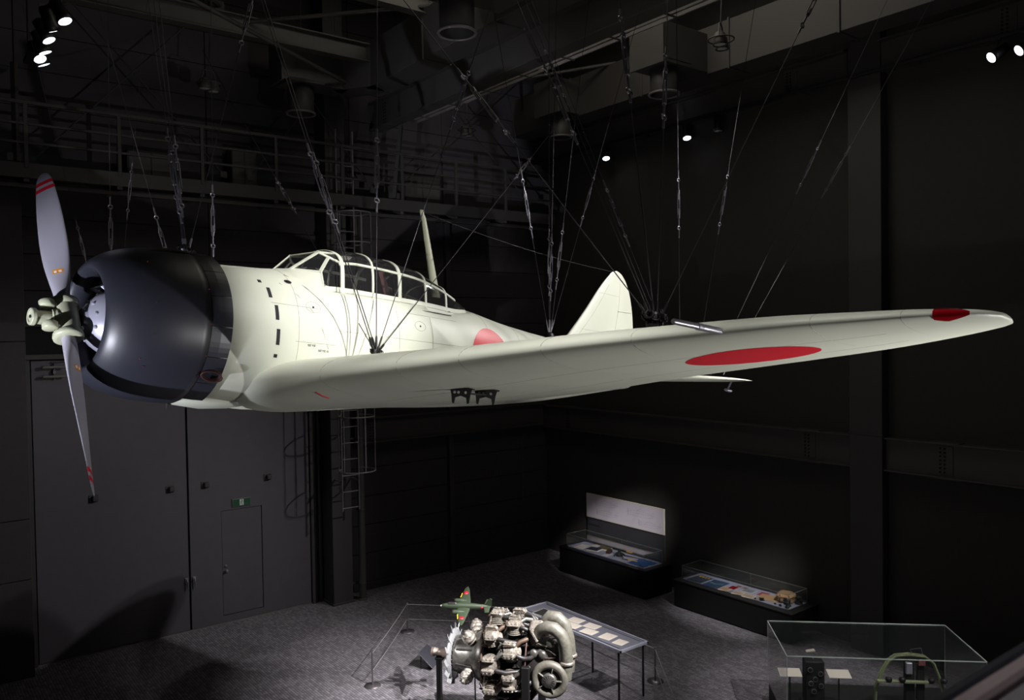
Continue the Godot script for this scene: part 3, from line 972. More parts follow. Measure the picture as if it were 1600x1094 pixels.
func windscreen(c: Node3D) -> void:
	for sd in [-1.0, 1.0]:
		var A := Vector3(sd * 0.16, 0.69, 1.885); var B := Vector3(sd * 0.35, 0.682, 2.093); var C := Vector3(sd * 0.31, 0.847, 2.206)
		var D := Vector3(sd * 0.24, 0.89, 2.134); var E := Vector3(sd * 0.385, 0.52, 2.11); var F := can(2.34, 0.5, sd); var G := can(2.34, 0.1, sd)
		var T := can(2.34, 0.74, sd)
		for e in [["quarter_pane", [A, B, C, D]], ["pane", [B, C, F, G, E]], ["roof_pane", [D, C, F, T]]]:
			var pts: Array = e[1]
			var gg := Geo.new()
			for k in range(1, pts.size() - 1): gg.put([pts[0], pts[k], pts[k + 1]], false)
			obj(gg, e[0], M.canopy_glass, c)
		bar(A, D, 0.017, c, "windscreen_post"); bar(D, T, 0.014, c, "windscreen_post"); bar(A, B, 0.014, c, "strut"); bar(B, C, 0.018, c, "strut")
		bar(D, C, 0.014, c, "strut"); bar(C, F, 0.014, c, "strut"); bar(B, E, 0.02, c, "strut")
		# raised coaming between hull and the foot of the windscreen
		var hi := [A + Vector3(-sd * 0.16, 0.006, -0.012), A, A.lerp(B, 0.35), A.lerp(B, 0.7), B, B.lerp(E, 0.5), E]
		var rows := []
		for k in hi.size():
			var zz: float = [1.83, 1.80, 1.80, 1.84, 1.92, 2.0, 2.08][k]
			var yy: float = [0.68, 0.665, 0.60, 0.53, 0.47, 0.45, 0.44][k]
			var an := fus_angle(zz, yy) if k > 0 else 0.0
			var lo := fus(zz, an, 0.001)
			lo.x *= -sd if k > 0 else 0.0
			rows.append([hi[k], hi[k].lerp(lo, 0.5) + Vector3(sd * 0.004, 0.008, -0.004), lo])
		obj(Geo.new().loft(rows, false, false, true), "coaming", M.cream, c)
	var g := Geo.new()
	var P := [Vector3(-0.16, 0.69, 1.885), Vector3(0.16, 0.69, 1.885), Vector3(0.24, 0.89, 2.134), Vector3(-0.24, 0.89, 2.134)]
	g.put([P[0], P[1], P[2], P[0], P[2], P[3]], false)
	var Q := [can(2.34, 0.74, 1.0), can(2.34, 1.0, 1.0), can(2.34, 0.74, -1.0)]
	g.put([P[3], P[2], Q[0], P[3], Q[0], Q[1], P[3], Q[1], Q[2]], false)
	obj(g, "windscreen", M.canopy_glass, c)
	bar(P[0], P[1], 0.012, c, "strut"); bar(P[3], P[2], 0.010, c, "strut")

func canopy(a: Node3D) -> void:
	var c := part("canopy", a)
	var g: Material = M.canopy_glass
	var at := func(v: float) -> Callable: return func(_u: float) -> float: return v
	var arches := [2.34, 2.72, 3.08, 3.45, 3.79]
	# side panes and roof panes
	for side in [-1.0, 1.0]:
		for k in 4:
			obj(can_patch(at.call(arches[k]), at.call(arches[k + 1]), 0.12, 0.5, side, side), "pane", g, c)
		obj(can_patch(at.call(3.79), at.call(4.36), 0.12, 0.5, side, side), "pane", g, c)
	windscreen(c)
	for k in 4:
		obj(can_patch(at.call(arches[k]), at.call(arches[k + 1]), 0.5, 0.5, -1.0, 1.0), "roof_pane", g, c)
	obj(can_patch(at.call(3.79), at.call(4.36), 0.5, 0.5, -1.0, 1.0), "roof_pane", g, c)
	# frame members
	for z in arches:
		var heavy := absf(z - 2.34) < 0.01 or absf(z - 3.08) < 0.01
		var p := []
		for k in 41:
			var q := lerpf(-1.0, 1.0, k / 40.0)
			p.append([z, 1.0 - absf(q), -1.0 if q < 0 else 1.0])
		obj(can_strip(p, 0.024 if heavy else 0.015, 0.006), "hoop", M.cream, c)
	for side in [-1.0, 1.0]:
		for e in [[2.11, 4.30, 0.08, 0.026], [2.30, 4.0, 0.5, 0.015]]:
			var p := []
			for k in 41: p.append([lerpf(e[0], e[1], k / 40.0), e[2], side])
			obj(can_strip(p, e[3], 0.006), "rail", M.cream, c)
		# sill skirt between hull and glass
		var sk := []
		for k in 33:
			var z := lerpf(2.10, 4.36, k / 32.0)
			var row := []
			for u in [0.0, 0.04, 0.08, 0.12]: row.append(can(z, u, side, 0.001))
			var low := can(z, 0.0, side, 0.001)
			row.push_front(Vector3(low.x * 1.06, low.y - 0.035, z))
			sk.append(row)
		obj(Geo.new().loft(sk, false, false, true), "sill", M.cream, c)
		var gr := []
		for k in 25:
			var z := lerpf(2.12, 3.85, k / 24.0)
			var v := can(z, 0.0, side, 0.004)
			gr.append(Vector3(v.x * 1.068, v.y - 0.037, z))
		seam(gr, c, 0.0045, "slide_groove", M.slot)
	# tail cone of the canopy
	var tl := []
	for k in 9:
		var z := lerpf(4.30, 4.44, k / 8.0)
		var row := []
		for j in 17:
			var q := lerpf(-1.0, 1.0, j / 16.0)
			row.append(can(z, 1.0 - absf(q), -1.0 if q < 0 else 1.0, 0.002))
		tl.append(row)
	obj(Geo.new().loft(tl, false, false, true), "tail_fairing", M.cream, c)
	# what stands inside: seat back with headrest, sight, instrument hood, roll bar
	obj(Geo.new().box(Vector3(0, 0.53, 3.0), Vector3(0.42, 0.1, 0.05), Basis(Vector3(1, 0, 0), -0.2), 0.02), "seat_back", M.engine_dark, a)
	obj(Geo.new().slab([Vector2(-0.2, -0.05), Vector2(0.2, -0.05), Vector2(0.09, 0.3), Vector2(-0.09, 0.3)], 0.08, Transform3D(Basis(Vector3(1, 0, 0), -0.15), Vector3(0, 0.56, 3.1))), "headrest", M.leather, a)
	obj(Geo.new().box(Vector3(0, 0.56, 2.2), Vector3(0.5, 0.16, 0.16), Basis.IDENTITY, 0.03), "instrument_hood", M.rubber, a)
	obj(Geo.new().box(Vector3(0.0, 0.70, 2.24), Vector3(0.07, 0.14, 0.12), Basis.IDENTITY, 0.015), "gun_sight", M.rubber, a)
	obj(Geo.new().tube([Vector3(-0.28, 0.49, 3.12), Vector3(-0.2, 0.8, 3.12), Vector3(0, 0.88, 3.12), Vector3(0.2, 0.8, 3.12), Vector3(0.28, 0.49, 3.12)], 0.014, 8), "roll_bar", M.dark_steel, a)
	obj(Geo.new().box(Vector3(0, 0.503, 3.0), Vector3(0.74, 0.006, 1.7)), "cockpit_deck", M.slot, a)

# ------------------------------------------------------------------ the hall
const ZB := -15.94     # face of the hangar-door wall
const XA := 13.4       # face of the long wall
func wall_box(called: String, c: Vector3, s: Vector3, m: Material) -> MeshInstance3D:
	var o := obj(Geo.new().box(c, s), called, m)
	struct(o)
	return o

func hall() -> void:
	wall_box("floor", Vector3(4.5, -0.1, -3.5), Vector3(18, 0.2, 26), M.carpet)
	wall_box("ceiling", Vector3(4.5, 13.1, -3.5), Vector3(18, 0.2, 26), M.ceiling)
	wall_box("wall_right", Vector3(XA + 0.15, 6.5, -3.5), Vector3(0.3, 13, 25.6), M.wall_dark)
	wall_box("wall_back", Vector3(4.5, 6.5, 9.15), Vector3(18, 13, 0.3), M.wall_dark)
	wall_box("wall_side", Vector3(-4.15, 6.5, -3.5), Vector3(0.3, 13, 25.6), M.wall_dark)
	# door wall: long metal panels in courses on a backing, joints open
	var wl := wall_box("wall_left", Vector3(4.5, 6.5, ZB - 0.19), Vector3(18, 13, 0.3), M.gap)
	var sizes := {}
	var y := 0.18
	while y < 12.8:
		var segs := []
		if y < 5.3: segs = [[7.1, 10.36], [10.37, 13.4]]
		else: segs = [[-4.0, 1.85], [1.86, 5.0], [5.01, 8.0], [8.01, 10.36], [10.37, 13.4]]
		for e in segs:
			var w: float = e[1] - e[0]
			var key := "%.2f" % w
			if not sizes.has(key): sizes[key] = Geo.new().box(Vector3.ZERO, Vector3(w - 0.004, 0.612, 0.04), Basis.IDENTITY, 0.004).mesh()
			var o := obj(sizes[key], "panel", M.wall, wl)
			o.position = Vector3((e[0] + e[1]) / 2, y + 0.31, ZB - 0.02)
		y += 0.624
	struct(obj(Geo.new().box(Vector3(10.65, 0.09, ZB - 0.015), Vector3(5.5, 0.17, 0.05), Basis.IDENTITY, 0.006), "baseboard_left", M.wall))
	# projecting pier at the far left
	var pier := thing("wall_pier", "broad dark wall pier projecting beside the hangar door", "pier", Vector3(-1.075, 0, ZB + 0.245))
	for e in [[0.0, 1.62], [1.63, 2.62], [2.63, 5.55], [5.56, 8.2]]:
		obj(Geo.new().box(Vector3(0, (e[0] + e[1]) / 2, 0), Vector3(5.85, e[1] - e[0], 0.5), Basis.IDENTITY, 0.008), "panel", M.wall, pier)
	hangar_door()
	steel_frame()
	ladder_and_pipe()
	catwalk()
	ceiling_works()
	gallery()

func hangar_door() -> void:
	var d := part("door_1", self, Vector3(0, 0, ZB))
	d.name = numbered("door_1")
	struct(d)
	# leaves: left leaf whole, right leaf built round the wicket door
	obj(Geo.new().box(Vector3(3.215, 2.63, 0.03), Vector3(2.50, 5.2, 0.07), Basis.IDENTITY, 0.008), "leaf", M.door, d)
	var lf := part("leaf", d)
	for e in [[4.50, 0.03, 5.09, 5.23], [5.895, 0.03, 6.90, 5.23], [5.09, 2.205, 5.895, 5.23], [5.09, 0.03, 5.895, 0.155]]:
		obj(Geo.new().box(Vector3((e[0] + e[2]) / 2, (e[1] + e[3]) / 2, 0.03), Vector3(e[2] - e[0], e[3] - e[1], 0.07)), "leaf_panel", M.door, lf)
	obj(Geo.new().box(Vector3(5.49, 1.18, 0.024), Vector3(0.785, 2.03, 0.06), Basis.IDENTITY, 0.004), "wicket_door", M.door, d)
	for x in [1.915, 6.955]:
		obj(Geo.new().box(Vector3(x, 2.66, 0.05), Vector3(0.07, 5.32, 0.1), Basis.IDENTITY, 0.006), "door_jamb", M.column, d)
	obj(Geo.new().box(Vector3(4.44, 5.285, 0.07), Vector3(5.12, 0.09, 0.14), Basis.IDENTITY, 0.008), "door_track", M.column, d)
	obj(Geo.new().box(Vector3(4.44, 0.012, 0.05), Vector3(4.98, 0.024, 0.03)), "threshold", M.duct_rim, d)
	obj(Geo.new().box(Vector3(4.44, 2.6, -0.03), Vector3(5.0, 5.2, 0.04)), "door_recess", M.gap, d)
	# guide rails with open slots between door and column
	for x in [7.02, 7.12]:
		var gr := part("guide_rail", d, Vector3(x, 0, 0.04))
		obj(Geo.new().box(Vector3(0, 2.65, 0), Vector3(0.05, 5.3, 0.06), Basis.IDENTITY, 0.005), "rail", M.column, gr)
		for k in 5: obj(Geo.new().box(Vector3(0.035, 0.5 + 1.05 * k, 0.012), Vector3(0.022, 0.9, 0.05)), "slot", M.gap, gr)
	# lever handles either side of the meeting edge
	for x in [4.415, 4.555]:
		var h := part("handle", d, Vector3(x, 0.98, 0.07))
		obj(Geo.new().box(Vector3(0, 0, 0.008), Vector3(0.06, 0.12, 0.016), Basis.IDENTITY, 0.005), "plate", M.steel, h)
		obj(Geo.new().tube([Vector3(0, 0.02, 0.015), Vector3(0, 0.02, 0.045), Vector3(0.008, -0.02, 0.05), Vector3(0.012, -0.15, 0.045)], [0.014, 0.014, 0.012, 0.009], 10), "lever", M.steel, h)
	var k := part("lock", d, Vector3(5.16, 1.06, 0.055))
	obj(Geo.new().lathe([[0.028, 0.0], [0.028, 0.012], [0.0, 0.014]], 16, Transform3D(Basis(Vector3(1, 0, 0), PI / 2), Vector3(0, 0.06, 0))), "cylinder", M.steel, k)
	obj(Geo.new().lathe([[0.014, 0.0], [0.014, 0.03], [0.032, 0.04], [0.034, 0.06], [0.02, 0.072], [0.0, 0.073]], 16, Transform3D(Basis(Vector3(1, 0, 0), PI / 2), Vector3(0, -0.03, 0))), "knob", M.steel, k)
	# rubber stops on the leaves
	for x in [2.89, 4.18, 4.815, 6.04]:
		var s := thing("door_stop", "small dark square stop block fixed high on the hangar door", "stop", Vector3(x, 2.76, ZB + 0.065), Basis.IDENTITY, "stop blocks on the hangar door")
		obj(Geo.new().box(Vector3(0, 0, 0.04), Vector3(0.09, 0.09, 0.08), Basis.IDENTITY, 0.01), "block", M.column, s)
		obj(Geo.new().box(Vector3(-0.02, -0.005, 0.006), Vector3(0.15, 0.13, 0.012), Basis.IDENTITY, 0.003), "plate", M.column, s)
	# emergency exit sign
	var ex := thing("exit_sign", "green emergency exit sign with running figure above the wicket door", "sign", Vector3(5.486, 2.33, ZB + 0.066))
	obj(Geo.new().box(Vector3(0, 0, 0.012), Vector3(0.365, 0.15, 0.024), Basis.IDENTITY, 0.004), "frame", M.duct_rim, ex)
	var im := Image.create(288, 104, false, Image.FORMAT_RGB8)
	im.fill(Color(0.05, 0.27, 0.17))
	im.fill_rect(Rect2i(112, 6, 64, 92), Color(0.75, 0.8, 0.76))
	for yy in 104:
		for xx in 288:
			if Vector2(xx - 150, yy - 22).length() < 9: im.set_pixel(xx, yy, Color(0.05, 0.22, 0.14))
	for w in range(-4, 5):
		for e in [[148, 32, 140, 60], [140, 60, 158, 74], [158, 74, 152, 94], [140, 60, 128, 78], [128, 78, 114, 80], [148, 34, 164, 46], [164, 46, 174, 40], [146, 36, 130, 42], [130, 42, 124, 54]]:
			line_img(im, Vector2(e[0] + w, e[1]), Vector2(e[2] + w, e[3]), Color(0.05, 0.22, 0.14))
	for w in 3:
		line_img(im, Vector2(190, 76 + w), Vector2(240, 76 + w), Color(0.35, 0.5, 0.42))
	printed(ex, "print", ImageTexture.create_from_image(im), 0.345, 0.13, Transform3D(Basis.IDENTITY, Vector3(0, 0, 0.0255)))
	# twin tube fitting hung over the left leaf
	var fl := thing("tube_fitting", "pair of unlit horizontal tubes on a bracket high on the door", "light fitting", Vector3(2.31, 5.02, ZB + 0.07))
	for yy in [0.085, -0.075]:
		obj(Geo.new().tube([Vector3(-0.16, yy, 0.07), Vector3(0.17, yy, 0.07)], 0.024, 12), "tube", M.duct_rim, fl)
		obj(Geo.new().tube([Vector3(-0.185, yy, 0.07), Vector3(-0.16, yy, 0.07)], 0.03, 12), "end_cap", M.post, fl)
	obj(Geo.new().tube([Vector3(0, -0.13, 0.03), Vector3(0, 0.15, 0.03)], 0.014, 8), "stem", M.post, fl)
	obj(Geo.new().tube([Vector3(-0.03, 0.17, 0.03), Vector3(0.23, 0.19, 0.02)], 0.012, 8), "conduit", M.post, fl)
	obj(Geo.new().box(Vector3(0, 0, 0.02), Vector3(0.05, 0.06, 0.07), Basis.IDENTITY, 0.006), "bracket", M.post, fl)

# an H beam along dir: web and two flanges as parts, splice plates with bolts where given
func h_beam(called: String, label: String, a: Vector3, b: Vector3, hgt: float, wid: float, splices: Array, side: Vector3, group := "") -> Node3D:
	var t := thing(called, label, "beam", (a + b) / 2, Basis.IDENTITY, group)
	var d := (b - a)
	var n := d.length()
	var bs := Basis(d / n, Vector3.UP, (d / n).cross(Vector3.UP))
	obj(Geo.new().box(Vector3.ZERO, Vector3(n, hgt - 0.04, 0.025), bs), "web", M.beam, t)
	for s in [-1.0, 1.0]:
		obj(Geo.new().box(Vector3(0, s * (hgt / 2 - 0.012), 0), Vector3(n, 0.024, wid), bs, 0.003), "flange", M.beam, t)
	for q in splices:
		var o: Vector3 = bs.x * (q - 0.5) * n
		var pl := obj(Geo.new().box(o + side * 0.018, Vector3(0.26, hgt * 0.8, 0.014), bs, 0.002), "splice_plate", M.beam, t)
		for fs in [-1.0, 1.0]:
			obj(Geo.new().box(o + Vector3(0, fs * (hgt / 2 + 0.006), 0), Vector3(0.5, 0.014, wid * 0.96), bs, 0.002), "splice_plate", M.beam, t)
		for i in 2:
			for j in 7:
				obj(Geo.new().lathe([[0.016, 0.0], [0.016, 0.016], [0.009, 0.022], [0.0, 0.022]], 6, Transform3D(y_to(side), o + side * 0.025 + bs.x * (0.05 + 0.07 * i - 0.12) + Vector3(0, hgt * (-0.34 + 0.113 * j), 0)), false), "bolt", M.gap, pl)
	return t

func steel_frame() -> void:
	# wide column on the long wall, box shaped with a ledge where the beam meets it
	var c := thing("steel_column", "wide dark steel column standing against the long wall", "column", Vector3(13.285, 0, -7.25))
	for e in [[0.0, 3.74], [3.77, 13.0]]:
		obj(Geo.new().box(Vector3(0, (e[0] + e[1]) / 2, 0), Vector3(0.22, e[1] - e[0], 0.58), Basis.IDENTITY, 0.006), "casing", M.column, c)
	obj(Geo.new().box(Vector3(-0.004, 3.755, 0), Vector3(0.23, 0.03, 0.6), Basis.IDENTITY, 0.004), "ledge", M.column, c)
	var s := Vector3(-1, 0, 0)
	h_beam("wall_beam", "horizontal steel beam between the room corner and the wide column", Vector3(13.3, 3.44, ZB), Vector3(13.3, 3.44, -7.55), 0.56, 0.2, [0.12, 0.9], s)
	h_beam("wall_beam", "horizontal steel beam running on past the wide column", Vector3(13.3, 3.44, -6.95), Vector3(13.3, 3.44, 9.0), 0.56, 0.2, [0.06, 0.6], s)
	h_beam("wall_beam", "high steel beam along the long wall above the lighting track", Vector3(13.2, 10.05, ZB), Vector3(13.2, 10.05, -7.55), 0.5, 0.3, [0.2, 0.87], s)
	h_beam("wall_beam", "high steel beam past the wide column above the lighting track", Vector3(13.2, 10.05, -6.95), Vector3(13.2, 10.05, 9.0), 0.5, 0.3, [0.12, 0.6], s)
	h_beam("wall_beam", "horizontal steel beam across the panelled wall behind the ladder pipe", Vector3(7.95, 3.5, ZB + 0.1), Vector3(13.2, 3.5, ZB + 0.1), 0.55, 0.16, [0.08], Vector3(0, 0, 1))
	# column beside the hangar door and a slender post further along
	var q := thing("steel_column", "square steel column with the caged ladder in front of it", "column", Vector3(7.42, 0, ZB + 0.26))
	obj(Geo.new().box(Vector3(0, 6.5, 0), Vector3(0.44, 13.0, 0.5), Basis.IDENTITY, 0.008), "shaft", M.column, q)
	obj(Geo.new().box(Vector3(0, 0.02, 0), Vector3(0.5, 0.04, 0.56), Basis.IDENTITY, 0.006), "base_plate", M.column, q)
	var p := thing("wall_post", "slender vertical steel post against the panelled wall", "post", Vector3(10.42, 0, ZB + 0.05))
	obj(Geo.new().box(Vector3(0, 4.1, 0), Vector3(0.12, 8.2, 0.1), Basis.IDENTITY, 0.006), "shaft", M.column, p)
	obj(Geo.new().box(Vector3(0, 0.01, 0), Vector3(0.2, 0.02, 0.14)), "base_plate", M.column, p)
	# conduit in the corner
	var cd := thing("conduit", "thin wall conduit with a double bend near the room corner", "conduit", Vector3.ZERO)
	obj(Geo.new().tube([Vector3(12.78, 3.75, ZB + 0.03), Vector3(12.78, 3.18, ZB + 0.03), Vector3(12.74, 3.06, ZB + 0.03), Vector3(12.6, 2.92, ZB + 0.03), Vector3(12.57, 2.82, ZB + 0.03), Vector3(12.57, 1.4, ZB + 0.03), Vector3(12.5, 1.26, ZB + 0.03)], 0.011, 8), "tube", M.post, cd)
	for y in [3.4, 2.4, 1.7]:
		obj(Geo.new().box(Vector3(12.78 if y > 3 else 12.57, y, ZB + 0.025), Vector3(0.06, 0.025, 0.04)), "clip", M.post, cd)

func ladder_and_pipe() -> void:
	var p := thing("drain_pipe", "round vertical pipe on brackets next to the ladder column", "pipe", Vector3(7.86, 0, ZB + 0.5))
	obj(Geo.new().tube([Vector3(0, 0, 0), Vector3(0, 8.2, 0)], 0.075, 20), "pipe", M.beam, p)
	obj(Geo.new().lathe([[0.095, 0.0], [0.095, 0.03], [0.078, 0.04]], 20), "base_collar", M.beam, p)
	for y in [0.35, 1.9, 3.4, 5.0, 6.6]:
		obj(Geo.new().lathe([[0.082, -0.03], [0.086, -0.02], [0.086, 0.02], [0.082, 0.03]], 20, Transform3D(Basis.IDENTITY, Vector3(0, y, 0))), "clamp", M.beam, p)
		obj(Geo.new().box(Vector3(-0.11, y, -0.1), Vector3(0.2, 0.03, 0.03)), "bracket", M.beam, p)
	var l := thing("caged_ladder", "dark steel ladder with safety cage hanging in front of the column", "ladder", Vector3(7.45, 0, ZB + 0.86))
	for s in [-1.0, 1.0]:
		obj(Geo.new().box(Vector3(s * 0.185, 5.85, 0), Vector3(0.022, 7.7, 0.045), Basis.IDENTITY, 0.004), "rail", M.duct_rim, l)
		for y in [2.6, 5.0, 7.4]:
			obj(Geo.new().box(Vector3(s * 0.185, y, -0.17), Vector3(0.02, 0.035, 0.34)), "wall_bracket", M.duct_rim, l)
	var y := 2.06
	while y < 9.5:
		obj(Geo.new().tube([Vector3(-0.185, y, 0), Vector3(0.185, y, 0)], 0.011, 8), "rung", M.duct_rim, l)
		y += 0.33
	var arc := []
	for k in 17:
		var q := lerpf(-0.28 * PI, 1.28 * PI, k / 16.0)
		arc.append(Vector3(0.36 * cos(q), 0, 0.32 + 0.36 * sin(q)))
	arc.push_front(Vector3(0.185, 0, 0.0)); arc.push_back(Vector3(-0.185, 0, 0.0))
	for h in [2.86, 3.95, 5.1, 6.25, 7.4, 8.0]:
		var pts := []
		for v in arc: pts.append(v + Vector3(0, h, 0))
		obj(Geo.new().tube(pts, 0.013, 6), "cage_hoop", M.duct_rim, l)
	for k in [2, 5, 9, 13, 16]:
		obj(Geo.new().tube([arc[k] + Vector3(0, 2.86, 0), arc[k] + Vector3(0, 8.0, 0)], 0.009, 6), "cage_bar", M.duct_rim, l)

func catwalk() -> void:
	var t := thing("catwalk", "long dark maintenance catwalk with railing high on the door wall", "catwalk", Vector3(0, 8.3, ZB))
	obj(Geo.new().box(Vector3(4.5, 0.02, 0.48), Vector3(16.9, 0.05, 0.92)), "deck", M.beam, t)
	obj(Geo.new().box(Vector3(4.5, -0.02, 0.95), Vector3(16.9, 0.24, 0.03), Basis.IDENTITY, 0.004), "fascia", M.catwalk, t)
	obj(Geo.new().box(Vector3(4.5, -0.24, 0.8), Vector3(16.9, 0.07, 0.1), Basis.IDENTITY, 0.004), "stringer", M.catwalk, t)
	var x := -3.6
	while x < 12.9:
		obj(Geo.new().box(Vector3(x, 0.55, 0.95), Vector3(0.06, 1.05, 0.05), Basis.IDENTITY, 0.004), "post", M.catwalk, t)
		obj(Geo.new().box(Vector3(x, -0.14, 0.48), Vector3(0.08, 0.1, 0.9)), "bracket", M.beam, t)
		x += 1.37
	for h in [1.06, 0.72, 0.42]:
		obj(Geo.new().box(Vector3(4.5, h, 0.95), Vector3(16.9, 0.055 if h > 1 else 0.04, 0.045), Basis.IDENTITY, 0.004), "rail", M.catwalk, t)
	# wind bracing and tall struts in front of the wall above the catwalk
	for e in [[2.0, 8.5, 5.1, 11.9], [5.1, 8.6, 2.0, 11.9], [5.6, 8.6, 8.2, 11.9], [8.2, 8.6, 5.6, 11.9], [8.8, 8.7, 12.4, 11.9], [12.4, 8.7, 8.8, 11.9]]:
		var b := thing("brace_rod", "thin diagonal brace rod crossing the wall above the catwalk", "brace", Vector3(e[0], e[1], ZB + 0.64), Basis.IDENTITY, "brace rods above the catwalk")
		obj(Geo.new().tube([Vector3.ZERO, Vector3(e[2] - e[0], e[3] - e[1], 0)], 0.014, 6), "rod", M.catwalk, b)
		obj(Geo.new().box(Vector3.ZERO, Vector3(0.12, 0.12, 0.03)), "gusset", M.catwalk, b)
	for e in [[1.75, "tall vertical strut rising beside the catwalk near the lit spotlight row"], [8.55, "leaning steel strut under the long ceiling beam"]]:
		var s := thing("steel_strut", e[1], "strut", Vector3(e[0], 8.42, ZB + 0.92))
		var lean: float = 0.0 if e[0] < 5 else 0.28
		obj(Geo.new().tube([Vector3.ZERO, Vector3(lean * 0.7, 1.55, 0)], 0.055, 4, false), "bar", M.catwalk, s)
		obj(Geo.new().box(Vector3(0, 0.06, 0), Vector3(0.26, 0.12, 0.02)), "foot_plate", M.catwalk, s)
	# pale service units standing against the wall behind the railing
	for e in [[3.9, 0.8, 0.6, "low wide grey service cabinet standing on the catwalk"], [5.6, 0.5, 0.85, "tall narrow grey service cabinet standing on the catwalk"], [9.6, 0.95, 0.75, "large grey service cabinet on the catwalk past the ladder"]]:
		var u := thing("service_cabinet", e[3], "cabinet", Vector3(e[0], 8.345, ZB + 0.2))
		obj(Geo.new().box(Vector3(0, e[2] / 2, 0), Vector3(e[1], e[2], 0.3), Basis.IDENTITY, 0.01), "body", M.catwalk, u)
		obj(Geo.new().box(Vector3(-e[1] * 0.24, e[2] / 2, 0.155), Vector3(e[1] * 0.45, e[2] * 0.88, 0.015), Basis.IDENTITY, 0.004), "cabinet_door", M.beam, u)
		obj(Geo.new().box(Vector3(e[1] * 0.24, e[2] / 2, 0.155), Vector3(e[1] * 0.45, e[2] * 0.88, 0.015), Basis.IDENTITY, 0.004), "cabinet_door", M.beam, u)

func diffuser(x: float, z: float, r: float, label: String) -> void:
	var t := thing("air_diffuser", label, "diffuser", Vector3(x, 9.8, z))
	obj(Geo.new().lathe([[r * 0.86, 0.0], [r * 0.9, 0.02], [r * 0.9, 0.52], [r * 0.86, 0.52]], 32, Transform3D.IDENTITY, true, false), "drum", M.duct, t)
	obj(Geo.new().ring(Vector3(0, 0.005, 0), Vector3.UP, r * 0.96, 0.022, 40, 8), "rim", M.duct_rim, t)
	obj(Geo.new().lathe([[r * 0.84, 0.3], [0.0, 0.3]], 32, Transform3D.IDENTITY, false, false), "damper", M.gap, t)
	obj(Geo.new().box(Vector3(0, 0.54, 0), Vector3(r * 2.5, 0.05, r * 2.5), Basis.IDENTITY, 0.006), "flange", M.duct, t)

func duct_part(t: Node, a: Vector3, b: Vector3, w: float, h: float) -> void:
	var d := b - a
	var n := d.length()
	var bs := Basis(d / n, Vector3.UP, (d / n).cross(Vector3.UP))
	obj(Geo.new().box((a + b) / 2, Vector3(n, h, w), bs, 0.006), "duct_section", M.duct, t)
	obj(Geo.new().box(b, Vector3(0.04, h + 0.05, w + 0.05), bs, 0.004), "joint_flange", M.duct, t)

